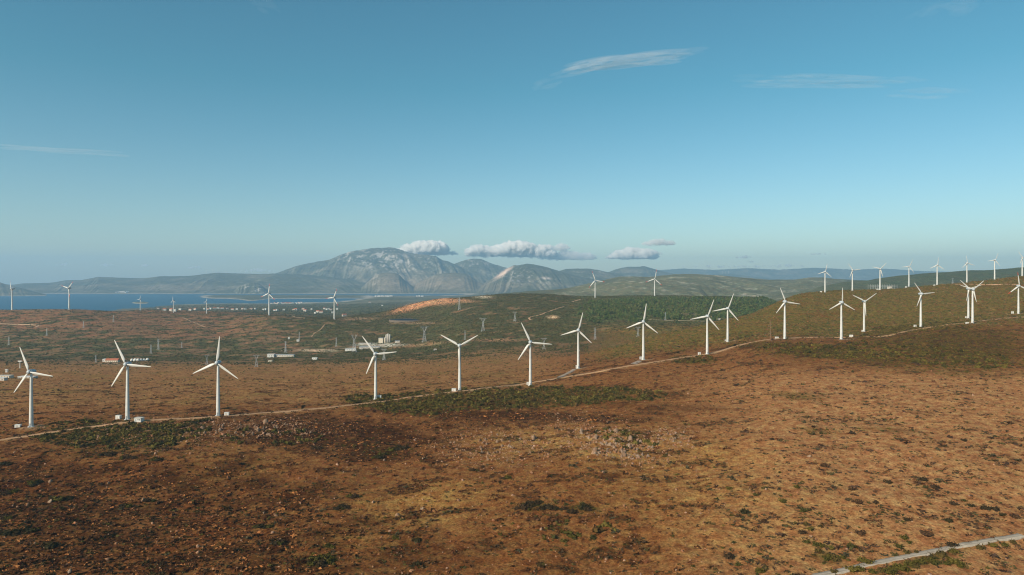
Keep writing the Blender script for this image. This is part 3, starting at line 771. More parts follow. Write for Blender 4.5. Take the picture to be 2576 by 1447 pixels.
# dark scattered bushes on the plain and valley
X, Y, px, py = sample(190000, 720, 3300, .4)
n1 = fbm(X / 120, Y / 120, 4, 90); n2 = fbm(X / 38, Y / 38, 3, 91)
vz = np.where(px < 1480, sstep(1080, 1500, Y), sstep(1620, 1800, Y))
lefthill = sstep(760, 560, px) * sstep(1900, 2200, Y)
dens = vz * np.clip(.26 + .95 * n2 + .6 * n1 + .25 * sstep(700, 1000, px) - .10 * lefthill, 0, 1) + .03 * (px < 1450) * (Y > 720)
keep = rng.random(len(X)) < dens
X, Y, px, py = (a[keep] for a in (X, Y, px, py))
cl = pick([(.055,.062,.020), (.080,.072,.024), (.048,.058,.020), (.115,.070,.028), (.070,.078,.024)], len(X), .3)
scatter('valley_scrub', dist, X, Y, rng.uniform(1.0, 2.6, len(X)) * np.where(Y < 1400, .55, 1), cl, M_veg, 'dark green scrub dotted over the valley floor', 'scrub', (.6, 1.0))

# far coastal plain trees
X, Y, px, py = sample(26000, 3300, 6500, .3, 360, 1300)
keep = rng.random(len(X)) < np.clip(.35 + .9 * fbm(X / 200, Y / 200, 3, 155), 0, 1)
X, Y = X[keep], Y[keep]
scatter('olive_groves', dist, X, Y, rng.uniform(2.2, 4.5, len(X)), pick([(.060,.072,.034), (.075,.080,.040)], len(X)), M_veg, 'grey green groves on the flat land by the bay', 'grove', (.8, 1.2))

# pine wood on the flank right of the middle hill
X, Y, px, py = sample(24000, 1750, 3150, .5, 1420, 1970)
wood = (sstep(1440, 1520, px + 25 * fbm(X / 80, Y / 80, 2, 156)) * (py < 806 + 22 * fbm(X / 90, Y / 90, 3, 158)) * (py > 750 + np.where(px < 1640, (1640 - px) * .06, 0))
        * np.clip(.30 + 1.6 * fbm(X / 60, Y / 60, 3, 157), .03, .7))
keep = rng.random(len(X)) < wood
X, Y = X[keep], Y[keep]
scatter('pine_forest', [conifer(160 + i) for i in range(5)], X, Y, rng.uniform(6.5, 11, len(X)), pick([(.090,.130,.036), (.115,.145,.042), (.070,.105,.034), (.135,.140,.044)], len(X), .25), M_veg, 'dark green pine wood on the flank of the middle hill', 'forest', (.85, 1.15), .01)

# rubble
rocks = [rock_shape(170 + i) for i in range(7)]
X, Y, px, py = sample(200000, 235, 700, 0)
rz = rockzone(px, py)
keep = rng.random(len(X)) < np.clip(1.0 * rz * np.clip(.5 + 1.8 * fbm(X / 9, Y / 9, 2, 158), .05, 1) + .018 * (px < 1900) + .007, 0, 1)
X, Y = X[keep], Y[keep]
scatter('rubble', rocks, X, Y, np.clip(.36 * np.exp(.5 * rng.normal(size=len(X))), .15, 1.3), pick([(.30,.165,.095), (.25,.13,.07), (.33,.20,.13), (.28,.125,.062)], len(X), .2), M_rock, 'loose pinkish stones strewn over the hillside', 'stones', (.6, 1.2), .15)

# single shrubs and boulders large enough to point at
def inst(mesh, name, x, y, z, s, label, cat, group, zs=1.0):
    if name == 'shrub': s *= 1.35
    else: z -= .22 * s
    o = bpy.data.objects.new(name, mesh); COL.objects.link(o)
    o.location = (x, y, z); o.rotation_euler = (0, 0, random.random() * 6.28); o.scale = (s, s * random.uniform(.8, 1.2), s * zs)
    return tag(o, label, cat, group)

def clump(meshes, name, x, y, z, s, label, cat, group):
    for i in range(2 if s < 1.6 else 3):
        dx, dy = (0, 0) if i == 0 else (random.choice((-1, 1)) * s * random.uniform(1.0, 2.2), random.uniform(-1.2, 1.2) * s)
        q = s * (1.25 if i == 0 else random.uniform(.6, 1.05))
        inst(random.choice(meshes), name, x + dx, y + dy, ground_z(x + dx, y + dy) - .1, q, label, cat, group, random.uniform(.75, 1.0))

def bush_mesh(name, seed, col, nq=150):
    v, f, sh = leaf_bush(nq, seed, .20, True)
    return mesh_np(name, v, f, M_veg, np.array(col)[None, :] * sh[:, None], link=False)
greens = [bush_mesh('shrub', 200 + i, c) for i, c in enumerate([(.088,.074,.016), (.066,.060,.015), (.112,.088,.020), (.092,.066,.020)])]
darks = [bush_mesh('shrub', 220 + i, c) for i, c in enumerate([(.046,.033,.016), (.056,.036,.019), (.040,.034,.014), (.080,.044,.022)])]
rockm = [mesh_np('boulder', v, f, M_rock, np.tile(np.array(c), (len(v), 1)), link=False) for (v, f, s), c in
         zip([rock_shape(240 + i) for i in range(7)], [(.26,.17,.11), (.22,.14,.09), (.29,.20,.135), (.225,.125,.07), (.265,.185,.13), (.27,.165,.10), (.24,.17,.12)])]

r3 = [(1080,1410),(1150,1400),(1260,1420),(1340,1410),(1400,1420),(1470,1385),(1600,1360),(1680,1340),(1760,1330),(1860,1280),(1960,1250),(1900,1350),(1960,1340),(2020,1370),(2190,1215),(2300,1200),(2470,1170),(2400,1190),(930,1425),(1520,1395),(1640,1375),(1800,1350)]
for x, y in r3:
    X, Y, Z, _ = unproj(1825.2 + x * .2925, 1023.9 + y * .2925 + 2)
    inst(random.choice(greens), 'shrub', X, Y, Z, random.uniform(1.2, 2.0), 'rounded olive green shrub growing along the grey gravel road', 'shrub', 'green shrubs along the gravel road')
for x, y in [(870,1310),(940,1320),(900,1220),(1010,1295),(800,1245),(700,1165),(780,1185),(830,1195),(1560,1260),(1640,1250),(1580,1170),(1490,1200),(1540,1130),(1230,1340),(1180,1325),(690,1010),(730,1050),(670,890),(490,815),(610,690),(260,760),(30,705),(1080,1200),(110,1360),(290,1420),(890,1290),(960,1290)]:
    X, Y, Z, _ = unproj(1825.2 + x * .2925, 1023.9 + y * .2925 + 2)
    inst(random.choice(greens), 'shrub', X, Y, Z, random.uniform(.9, 1.6), 'small olive green shrub on the pale slope uphill of the gravel road', 'shrub', 'green shrubs on the slope uphill of the gravel road')
for x, y in [(2110,855),(2320,880),(2230,875),(1960,835),(2380,930),(2490,945),(30,1290),(1140,820),(1090,710),(1290,825),(1400,650),(1090,230),(1920,980),(1730,1100),(1160,1090),(660,1080),(850,510),(400,275),(1560,970),(1700,630),(1940,1190),(2050,290),(1800,690),(330,990),(160,910)]:
    X, Y, Z, _ = unproj(1825.2 + x * .2925, 1023.9 + y * .2925 + 2)
    inst(random.choice(darks), 'shrub', X, Y, Z, random.uniform(1.1, 1.9), 'dark brown leafless looking shrub on the pale grassy right hand slope', 'shrub', 'dark shrubs on the right hand slope')
for x, y, s in [(1940,860,2.2),(1990,840,1.9),(2040,830,1.8),(2150,865,1.8),(2180,875,1.2),(2290,868,1.3),(2370,905,1.6),(2450,865,2.0),(2490,880,1.5)]:
    X, Y, Z, _ = unproj(750.8 + x * .2925, 1023.9 + y * .2925 + 3)
    clump(darks[:3], 'shrub', X, Y, Z, s, 'large dark bush in the short row at the centre of the lower slope', 'shrub', 'row of large dark bushes at the lower centre')
for x, y, s in [(480,770,1.7),(180,350,1.9),(880,350,1.9),(930,355,1.6),(800,370,1.8),(740,400,1.6),(690,430,1.7),(1500,540,1.5),(200,1340,2.3),(160,1310,1.7),(250,1300,1.8),(330,870,1.5),(400,860,1.7),(1800,605,1.5),(1020,1350,1.2),(830,1120,1.2),(1020,1150,1.4),(250,1190,1.3)]:
    X, Y, Z, _ = unproj(750.8 + x * .2925, 1023.9 + y * .2925 + 3)
    clump(darks[:3] + greens[:2], 'shrub', X, Y, Z, s, 'dark bush among straw and heath in the middle foreground', 'shrub', 'dark bushes of the middle foreground')
for x, y, s in [(500,800,2.3),(470,785,1.8),(280,655,2.0),(40,490,2.0),(1270,800,1.6),(940,405,2.4),(1100,430,2.0),(1370,450,1.7),(2240,1025,1.4),(2320,1025,1.3),(1060,850,1.6),(50,740,2.0),(130,725,1.6),(20,950,2.2),(2370,1165,1.8),(430,1200,2.2),(230,1060,2.0),(60,1090,2.2),(900,300,1.8),(700,340,1.7),(520,310,1.9),(400,270,1.9),(1290,320,1.6),(1160,200,1.8),(1780,110,2.0),(1700,120,1.7),(1650,130,1.6),(1400,300,1.6)]:
    X, Y, Z, _ = unproj(x * .2925, 1023.9 + y * .2925 + 3)
    clump(darks[:3] + greens[:2], 'shrub', X, Y, Z, s, 'dark bush on the dark rust coloured slope at lower left', 'shrub', 'dark bushes of the lower left slope')
nb = 0
while nb < 80:
    bx = random.choice([(1250,1004,300,22), (1000,1020,90,14), (290,1098,170,26), (1500,992,150,14)])
    a, q = random.random() * 6.283, math.sqrt(random.random())
    X, Y, Z, _ = unproj(bx[0] + bx[2] * q * math.cos(a), bx[1] + bx[3] * q * math.sin(a))
    inst(random.choice(greens), 'shrub', X, Y, Z, random.uniform(1.0, 1.9), 'olive green shrub in the thicket just below the dirt road' if bx[0] > 600 else 'olive green shrub among rocks on the rise below the leftmost turbines', 'shrub',
         'green shrubs of the thicket below the dirt road' if bx[0] > 600 else 'green shrubs on the left rocky rise')
    nb += 1
nb = 0
while nb < 295:
    k = random.random()
    bx, lab, gr = ((1545,1118,105,38), 'angular pinkish grey boulder of the stony knoll in mid slope', 'boulders of the stony knoll') if k < .46 else \
        (((1690,1100,50,20), 'grey boulder in the small outcrop right of the stony knoll', 'boulders right of the stony knoll') if k < .54 else
         ((640,1082,170,22), 'pinkish boulder on the rocky rise below the left dirt road', 'boulders of the left rocky rise') if k < .80 else
         ((1240,1130,150,40), 'pale boulder among the straw left of the stony knoll', 'boulders left of the stony knoll'))
    a, q = random.random() * 6.283, random.random() ** .7
    X, Y, Z, _ = unproj(bx[0] + bx[2] * q * math.cos(a), bx[1] + bx[3] * q * math.sin(a) + .12 * bx[2] * q * math.cos(a) * (k < .46))
    inst(random.choice(rockm), 'boulder', X, Y, Z, min(.85 * math.exp(.45 * random.gauss(0, 1)), 2.0) * (1.15 if k < .46 else 1.15 if .54 < k < .8 else 1), lab, 'boulder', gr, random.uniform(.8, 1.5))
    nb += 1
for px_, py_, s, lab in [(127,1211,1.3,'pale boulder casting a dark shadow in the far lower left slope'), (664,1290,1.2,'rounded pale boulder, left of the close pair in the lower left foreground'), (693,1295,1.5,'rounded pale boulder, right of the close pair in the lower left foreground'),
        (1000,1296,1.5,'rounded whitish boulder casting a black shadow at the lower straw patch'), (1062,1279,1.5,'whitish boulder at the top edge of the lower straw patch'), (967,1157,1.3,'grey boulder beside the dark bush strip in mid slope'),
        (175,1438,1.4,'pale rounded boulder at the bottom edge of the photo'), (360,1258,1.5,'upright brown rock standing alone on the lower left slope'), (126,1262,1.7,'tall split rock beside the darkest bush at lower left'), (273,1215,1.2,'flat grey boulder in the upper part of the lower left slope'), (2035,1147,1.3,'lone dark rock on the pale grassy slope')]:
    X, Y, Z, _ = unproj(px_, py_ + 3)
    inst(random.choice(rockm), 'boulder', X, Y, Z, s, lab, 'boulder', None, random.uniform(.9, 1.3))

# ------------------------------------------------------------------ wind turbines (46 m tower, 23 m blades at scale 1)
HUB = 46.0
def blade_mesh(z0, z1, name, mat):
    st = [(1.5, .62, .55), (2.6, .62, .5), (4.2, 1.05, .42), (6.0, 1.18, .34), (9, 1.02, .28), (13, .82, .21), (17, .62, .15), (19.6, .50, .12), (21.5, .38, .09), (22.7, .24, .06), (23.1, .07, .03)]
    zs = sorted({z0, z1} | {s[0] for s in st if z0 < s[0] < z1})
    n = 12; bm = bmesh.new(); rings = []
    for z in zs:
        c = np.interp(z, [s[0] for s in st], [s[1] for s in st]); t = np.interp(z, [s[0] for s in st], [s[2] for s in st])
        tw = math.radians(np.interp(z, [2.6, 23], [16, 0])); ring = []
        off = np.interp(z, [2.6, 4.5, 23], [0, .35, .05])
        for i in range(n):
            a = 6.2832 * i / n
            x = c * math.cos(a) + off; y = t * math.sin(a) * (1 if z < 3 else (.55 + .45 * (math.cos(a) < .3)))
            ring.append(bm.verts.new((x * math.cos(tw) - y * math.sin(tw), x * math.sin(tw) + y * math.cos(tw), z)))
        rings.append(ring)
    for A, B in zip(rings, rings[1:]):
        for i in range(n): bm.faces.new((A[i], A[(i + 1) % n], B[(i + 1) % n], B[i]))
    bm.faces.new(rings[0]); bm.faces.new(rings[-1])
    bmesh.ops.recalc_face_normals(bm, faces=bm.faces)
    me = bpy.data.meshes.new(name); bm.to_mesh(me); bm.free()
    for p in me.polygons: p.use_smooth = len(p.vertices) == 4
    me.materials.append(mat); return me
ME_blade = blade_mesh(1.5, 23.1, 'blade', M_white)
ME_blade_short = blade_mesh(1.5, 17.5, 'blade', M_white)
ME_tip = blade_mesh(17.5, 23.1, 'red_tip', M_red)
ME_tower = MB().lathe([(2.0, -2.0), (2.0, .35), (1.68, .36), (1.62, 1.2), (1.50, 10), (1.32, 20), (1.12, 32), (.95, 42), (.88, 45.2)], 28).mesh('tower', M_tower, True)
ME_plinth = MB().lathe([(2.6, -2.5), (2.6, .18), (2.45, .3)], 24).mesh('foundation', M_concrete)
ME_nac = MB().lathe([(.25, 4.9), (.9, 4.5), (1.5, 3.3), (1.85, 1.8), (2.0, .4), (1.95, -.8), (1.75, -1.5)], 24, 'Y', (0, 0, HUB)).mesh('nacelle', M_grey, True)
ME_hub = MB().lathe([(1.78, -1.55), (1.85, -2.1), (1.72, -2.9), (1.35, -3.5), (.8, -3.9), (.2, -4.05)], 24, 'Y', (0, 0, HUB)).mesh('rotor_hub', M_grey, True)
ME_door = MB().box(-.45, .45, -1.78, -1.56, .9, 3.0, .05).mesh('door', M_door)
ME_steps = MB().box(-.5, .5, -2.4, -1.7, .3, .85).box(-.5, .5, -2.8, -2.4, .0, .55).mesh('door_steps', M_steel)

def turbine(bx, by, hy, theta, ratio, label, red=False, yaw=0.0, group=None, Yf=None):
    X, Y, Z, _ = unproj(bx, by)
    if Yf:
        Y = Yf; X = (bx - CX) / F * Y; Z = ground_z(X, Y)
    want = CAM_Z + (HY - hy) / F * Y          # hub height read from the photo
    s = max(want - Z, 4) / HUB
    t = thing('wind_turbine', label, 'wind turbine', (X, Y, Z), math.radians(yaw), group)
    t.scale = (s, s, s); t.rotation_euler.z += math.radians(random.uniform(-7, 7))
    def part(name, me, par=t):
        o = bpy.data.objects.new(name, me); COL.objects.link(o); o.parent = par; return o
    part('foundation', ME_plinth)
    tw = part('tower', ME_tower); part('door', ME_door, tw); part('door_steps', ME_steps, tw)
    part('nacelle', ME_nac); part('rotor_hub', ME_hub)
    k = ratio / .5
    for i in range(3):
        b = part('blade', ME_blade_short if red else ME_blade)
        b.location = (0, -2.55, HUB); b.rotation_euler = (0, math.radians(theta + 120 * i), 0); b.scale = (min(k, 1.1), min(k, 1.1), k)
        if red: part('red_tip', ME_tip, b)
    return t

G1, G2, G3 = 'front row of wind turbines along the dirt road', 'back row of wind turbines on the right hill crest', 'distant wind turbines on the far left ridge'
for a in [
 (78.6,1074.8,935,-22,.485,'leftmost white wind turbine of the front row, nearest the photo edge'),
 (320.7,1055.9,916,-26,.486,'white wind turbine standing between a white cabinet and a small flat roofed hut'),
 (548.7,1046.6,912.3,6,.50,'white wind turbine at the end of the rocky rise with a nearly upright blade'),
 (944.9,1004.3,890.1,-36,.483,'white wind turbine on the brown plain with a cabinet touching its right foot'),
 (1156.3,983.4,869.5,60,.476,'white wind turbine with blades in a Y shape, first one above the green thicket'),
 (1334.2,970.3,860.8,-25,.495,'white wind turbine whose foot rises straight from the top of the green thicket'),
 (1454.6,927.4,830.6,14,.48,'white wind turbine set back behind the road, first to the right of the green thicket'),
 (1618.4,905.3,809.2,8.7,.48,'white wind turbine on a grey pad with the pine wood behind its rotor'),
 (1779.1,891.7,795.6,20,.47,'nearer turbine of the pair with parallel blades at the foot of the right hill'),
 (1830.5,859.4,776,20,.48,'farther turbine of the pair with parallel blades at the foot of the right hill'),
 (1974.2,852.3,759,-21,.40,'white wind turbine beside the thin brown mast'),
 (2116.5,853.5,760.8,1,.40,'white wind turbine with its top blade exactly upright, left of a white cabinet'),
 (2173.7,835.2,758.3,56,.49,'white wind turbine behind the road with blades in a wide Y on the heath hillside'),
 (2316.3,823.8,739.4,-36,.41,'white wind turbine where the dirt road bends uphill, alone between two pairs'),
 (2436,801.1,726.3,-47,.42,'farther turbine of the overlapping crossed pair on the right'),
 (2446.6,814.2,728,48,.383,'nearer turbine of the overlapping crossed pair on the right'),
]: turbine(*a, group=G1)
turbine(2562,789.3,719.3,-7,.49,'white wind turbine with red blade tips at the right photo edge', red=True, group=G1)
for bx, by, hy, th, lab in [(2075.5,735.2,683.5,12,'leftmost white wind turbine of the back row on the right crest'), (2144.3,730.6,679.7,-36,'second white wind turbine from the left in the back row on the crest'), (2213.8,729,676.4,44,'back row wind turbine in front of the substation frames'),
     (2286.6,720.8,670.6,25,'back row wind turbine just right of the flat cream building'), (2357.5,717.2,667.1,5,'back row wind turbine with a white cabinet at its left, fifth along the crest'), (2432.4,710.2,661.8,-11,'back row wind turbine rising above the crossed pair of nearer turbines'),
     (2502.2,702.8,654.5,22,'second wind turbine from the right on the skyline crest'), (2571.5,694.6,648.2,-36,'rightmost wind turbine on the skyline, cut by the photo edge')]:
    turbine(bx, by + .6, hy, th, .395, lab, group=G2)
for bx, by, hy, th, ra, lab, red, yaw in [(30.5,779.7,726.3,-20,.42,'leftmost distant wind turbine on the brown ridge above the bay',True,-48), (174,779.2,725,45,.43,'distant wind turbine second from left on the brown ridge, against the blue bay',True,-25),
     (353,782,752.8,22,.36,'small distant wind turbine standing before the little island',False,-30), (436.4,787,756.3,-5,.36,'middle one of three small distant wind turbines above the bay',False,-25), (519.6,789,759.6,22,.36,'small distant wind turbine left of the white village houses',False,-28),
     (677,793.8,738.7,8,.45,'distant red tipped wind turbine by the curving track above the village',True,-18), (841,803.6,749,25,.45,'distant red tipped wind turbine nearest the quarry hill',True,-18)]:
    turbine(bx, by, hy, th, ra, lab, red, yaw, G3)
for bx, by, hy, th, lab in [(1497.2,749,705.4,-20,'red tipped wind turbine left of two on the hill behind the pine wood'), (1646.8,744.8,702.1,11,'red tipped wind turbine right of two on the hill behind the pine wood')]:
    turbine(bx, by, hy, th, .585, lab, True, 0, 'pair of red tipped turbines behind the pine wood')
for i, (bx, hy) in enumerate([(519,685),(534,682),(539,681),(549,682),(566,685),(570,686),(609,686),(615,685)]):
    X = (bx - CX) / F * 14600; Y = 14600.; Z = ground_z(X, Y)
    t = turbine(bx, 690, hy - 2.5, 20 + 37 * i, .45, 'tiny pale wind turbine on the hazy ridge across the bay', group='tiny turbines on the hazy far ridge', Yf=14600.)
for i, (bx, hy) in enumerate([(1818,684),(1825,683.5),(1833,684)]):
    turbine(bx, 690, hy - 1, 10 + 50 * i, .45, 'tiny pale wind turbine on the small far hill between the ranges', group='tiny turbines on the small far hill', Yf=19500.)

# ------------------------------------------------------------------ cabinets and hut
def cabinet(px, py, w, h, label, group='white transformer cabinets beside turbines', roof=M_white):
    X, Y, Z, _ = unproj(px, py)
    k = Y / F; W, H = w * k * .9, h * k * .9; D = max(W * .6, 1.5)
    t = thing('transformer_cabinet', label, 'cabinet', (X, Y, Z), random.uniform(-.25, .25), group)
    MB().box(-W / 2, W / 2, 0, D, .15, H - .14, .03).build('body', M_white, t)
    MB().box(-W / 2 - .12, W / 2 + .12, -.12, D + .12, H - .14, H, .03).build('roof', roof, t)
    MB().box(-W / 2 - .05, W / 2 + .05, -.05, D + .05, -1.2, .15).build('plinth', M_concrete, t)
    d = MB().box(-W * .3, W * .12, -.05, -.003, .25, H * .8, .01).build('door', M_pale, t)
    MB().box(W * .06, W * .09, -.09, -.052, H * .42, H * .5).build('handle', M_door, d)
    return t
for a in [(43.3,1076.5,14,8.5,'low white cabinet left of the leftmost front turbine'), (295.5,1055,13.2,10.5,'square white cabinet left of the turbine with the hut'), (569.5,1046.5,12,9,'pale grey cabinet right of the turbine on the rocky rise'),
          (954,1003,10,9,'white cabinet touching the right foot of a turbine on the brown plain'), (1141.4,986.5,11.5,9.5,'white cabinet left of the Y bladed turbine above the thicket'), (1328.4,969.5,8,8,'white cabinet half hidden at the top of the green thicket'),
          (1451,927,5,8.5,'narrow white cabinet hugging the turbine set back behind the road'), (1612.5,904.5,6,7.5,'white cabinet left of the turbine on the grey pad'), (1760.2,894,7,7.5,'white cabinet at the road edge left of the paired turbines'),
          (1826.5,859,5,5,'white block at the foot of the farther paired turbine'), (1955.3,852,8.5,5,'flat white cabinet between the brown mast and a turbine'), (2141.7,849.5,9,7,'white cabinet right of the turbine with the upright blade'), (2170.5,835,4,5,'small white block at the foot of the wide Y turbine'),
          (2303.2,823.5,6.2,6.5,'white cabinet left of the turbine at the uphill bend'), (2431.5,801,4.8,4.8,'white cabinet at the farther turbine of the crossed pair'), (2433.7,815.5,7,5,'white cabinet at the nearer turbine of the crossed pair'), (2548,790,5.5,7,'white cabinet by the red tipped turbine at the right edge'),
          (2065.7,736,4.6,3.6,'tiny white cabinet left of the leftmost back row turbine'), (2208.6,730,4.6,3.6,'tiny white cabinet before the substation frames'), (2279.6,724,3.8,4,'tiny white cabinet right of the flat cream building'), (2350.8,719.5,3.8,3.6,'tiny white cabinet on the crest left of the fifth back row turbine')]:
    cabinet(*a)

def hut():
    X, Y, Z, _ = unproj(345.9, 1063.5); k = Y / F
    t = thing('utility_hut', 'small white flat roofed hut at the roadside right of the second turbine', 'hut', (X, Y, Z), -.18)
    W, H, D = 18 * k, 10.5 * k, 4.2
    MB().box(-W / 2, W / 2, 0, D, -1, H - .3).build('wall', M_white, t)
    MB().box(-W / 2 - .45, W / 2 + .45, -.45, D + .45, H - .3, H, .04).build('roof', M_pale, t)
    d = MB().box(-W * .38, -W * .18, -.06, -.003, 0, H * .68).build('door', M_door, t)
    MB().box(-W * .21, -W * .195, -.1, -.062, H * .3, H * .36).build('handle', M_steel, d)
    for s in (.0, .25):
        w = MB().box(W * s, W * (s + .16), -.05, -.003, H * .45, H * .7).build('window', M_dark, t)
        MB().box(W * s - .08, W * (s + .16) + .08, -.12, -.052, H * .41, H * .45).build('sill', M_concrete, w)
    MB().box(-W * .75, -W / 2 - .003, .6, D * .7, -.6, .5).build('concrete_step', M_concrete, t)
hut()

# ------------------------------------------------------------------ pylons, poles, masts
def lattice(h, wb, wt, n, th):
    b = MB()
    zs = [h * (1 - (1 - i / n) ** 1.15) for i in range(n + 1)]
    wd = lambda z: wb + (wt - wb) * min(z / (h * .72), 1)
    cor = [(-1, -1), (1, -1), (1, 1), (-1, 1)]
    for (sx, sy) in cor:
        b.bar((sx * wb / 2, sy * wb / 2, -1.5), (sx * wt / 2, sy * wt / 2, h * .72), th, th * .8, 4)
        b.bar((sx * wt / 2, sy * wt / 2, h * .72), (sx * wt / 2 * .9, sy * wt / 2 * .9, h), th * .8, th * .6, 4)
    for z0, z1 in zip(zs, zs[1:]):
        a, c = wd(z0) / 2, wd(z1) / 2
        for (x0, y0), (x1, y1) in zip(cor, cor[1:] + cor[:1]):
            b.bar((x0 * a, y0 * a, z0), (x1 * c, y1 * c, z1), th * .5, None, 3)
            b.bar((x1 * a, y1 * a, z0), (x0 * c, y0 * c, z1), th * .5, None, 3)
    return b
def pylon(kind):
    t = thing('power_pylon', 'pylon', 'pylon')
    th = .26
    if kind == 'narrow':     # straight mast with three short cross arms
        lattice(30, 5, 1.5, 7, th * .8).build('lattice_mast', M_steel, t)
        for z, w in ((22, 4.2), (25.5, 3.6), (29, 3.0)):
            MB().bar((-w, 0, z), (w, 0, z), .14, None, 4).bar((-w, 0, z), (0, 0, z + 1.6), .09, None, 3).bar((w, 0, z), (0, 0, z + 1.6), .09, None, 3).build('cross_arm', M_steel, t)
    else:                    # wide flat head carried on a waisted body
        lattice(26, 9, 3.2, 6, th).build('lattice_mast', M_steel, t)
        head = MB()
        for s in (-1, 1):
            for y in (-1, 1):
                head.bar((s * 1.4, y * 1.3, 26), (s * 6, y * .9, 35), .18, None, 4).bar((s * 1.4, y * 1.3, 26), (s * 2.4, y * .9, 35), .12, None, 3)
                head.bar((s * 3.6, y, 30.3), (s * 2.4, y * .9, 35), .1, None, 3)
        head.build('head_frame', M_steel, t)
        MB().bar((-10.5, -.9, 35), (10.5, -.9, 35), .18, None, 4).bar((-10.5, .9, 35), (10.5, .9, 35), .18, None, 4).bar((-10.5, 0, 36.3), (10.5, 0, 36.3), .14, None, 4).build('cross_arm', M_rust if kind == 'red' else M_steel, t)
        for s in (-1, 1):
            MB().bar((s * 6, 0, 35.4), (s * 6, 0, 38.5), .15, .1, 4).build('peak', M_red if kind == 'red' else M_steel, t)
    w = 2.6 if kind == 'narrow' else 4.6
    for sx in (-1, 1):
        MB().box(sx * w - .8, sx * w + .8, -w - .8, w + .8, -1.6, .3).build('footing', M_concrete, t)
    return t
PYH = {'narrow': 30., 'wide': 38., 'red': 38.}
first = {}
def put_pylon(kind, px, py, h, label, rz=0.):
    X, Y, Z, _ = unproj(px, py); s = h / F * Y / PYH[kind]
    if kind not in first:
        first[kind] = pylon(kind); o = first[kind]
        o.location = (X, Y, Z); o.rotation_euler = (0, 0, rz); o.scale = (s,) * 3; o['label'] = label; o['group'] = 'grey lattice pylons across the valley'
    else:
        dup(first[kind], (X, Y, Z), rz, label, 'grey lattice pylons across the valley', s)
for a in [('wide',1067.4,860,40,'tall grey lattice pylon right of the concrete plant silos'), ('red',891,886,48,'big lattice pylon with rusty red top by the white sheds'), ('wide',1215,833.5,34,'grey lattice pylon on the green flank below the rocky knoll'),
          ('narrow',1155.5,780,31,'slim pylon standing before the right end of the orange quarry'), ('wide',1295.4,808,24,'flat headed pylon left of the hairpin dirt track'), ('wide',1368.4,879,29,'pylon right of the turbine above the thicket, in green scrub'),
          ('narrow',1497,854,29,'slim pylon in the scrub between two front turbines, below the pine wood'), ('wide',1605,847,25,'flat headed pylon just left of the turbine on the grey pad'), ('narrow',1673.8,806,20,'slim pylon at the lower edge of the pine wood'),
          ('narrow',718.4,887,28,'slim pylon at the left end of the pale bare strip'), ('wide',645,923.5,31,'lattice pylon at the near edge of the brown plain, left of the long shed'), ('wide',520.2,918,26,'lattice pylon rising just left of the upright bladed turbine'),
          ('narrow',379.9,889.5,22,'slim pylon on a pale base above the white domes'), ('narrow',398.3,879.5,26,'slim pylon right behind the white based one'), ('narrow',457.3,876,15,'short pylon on pale base in open scrub'), ('narrow',285.2,810.5,17,'short pylon high on the left brown hill'),
          ('narrow',210.1,825,16,'faint pylon on the left brown hill'), ('narrow',117.6,845,18,'faint slim pylon under the pale track on the left hill'), ('narrow',22.2,869,21,'leftmost pylon, near the photo edge'), ('narrow',811+35,861,22,'slim pylon left of the big red topped one') if 0 else ('narrow',845.9,872.5,22,'slim pylon left of the big red topped one'),
          ('narrow',753,853,17,'faint pylon above the small white huts in the valley'), ('wide',966,906,29,'grey pylon behind the turbine on the brown plain'), ('narrow',1169.9,856,23,'slim pylon behind the blades of the Y bladed turbine'), ('wide',2396.7,713.5,14,'flat headed pylon peeping over the right crest'), ('narrow',241,912,18,'slim pole like pylon left of the red roofed house')]:
    put_pylon(*a, rz=random.uniform(-.5, .5))

def pole(px, py, h, label, mat=M_timber, name='utility_pole', group='timber poles in the valley'):
    X, Y, Z, _ = unproj(px, py); H = h / F * Y
    t = thing(name, label, 'pole', (X, Y, Z), random.uniform(-.6, .6), group)
    MB().bar((0, 0, -1), (0, 0, H), .28, .18, 8).build('shaft', mat, t)
    MB().box(-1.3, 1.3, -.12, .12, H * .93, H * .93 + .22).build('crossbar', mat, t)
    return t
for px_, py_, h in [(193,871,10),(103,857,9),(470,891,9),(467,890,12),(445,892,10),(404,890,9),(583,888,9),(525,878,8),(1106,866,10),(1165,861,8)]:
    pole(px_, py_, h, 'thin weathered pole standing in the valley scrub')
def mast():
    X, Y, Z, _ = unproj(1937.5, 858.3); H = 51 / F * Y
    t = thing('measuring_mast', 'thin brown mast standing beside the dirt road on the right hill', 'mast', (X, Y, Z))
    MB().bar((0, 0, -1), (0, 0, H), .30, .22, 8).build('shaft', M_rust, t)
    MB().bar((-1, 0, H - .5), (1, 0, H - .5), .08, None, 6).build('sensor_arm', M_rust, t)
    w = MB()
    for a in range(3):
        for z in (H * .5, H * .95): w.bar((0, 0, z), (9 * math.cos(a * 2.1 + .3), 9 * math.sin(a * 2.1 + .3), -.8), .025, None, 3)
    w.build('guy_wires', M_steel, t)
mast()
def tpole():
    X, Y, Z, _ = unproj(50.4, 926.5); k = Y / F
    t = thing('crossbar_mast', 'white pole topped by a short flat crossbar near the left edge', 'mast', (X, Y, Z))  # plain pole with a flat head, carries no lamps
    MB().lathe([(1.0, -1), (1.0, .3), (.8, 1), (.62, 15 * k), (.95, 16 * k)], 14).build('shaft', M_white, t, True)
    MB().box(-4.8 * k, 4.8 * k, -1.0, 1.0, 16 * k, 18.6 * k, .2).build('crossbar', M_white, t)
tpole()

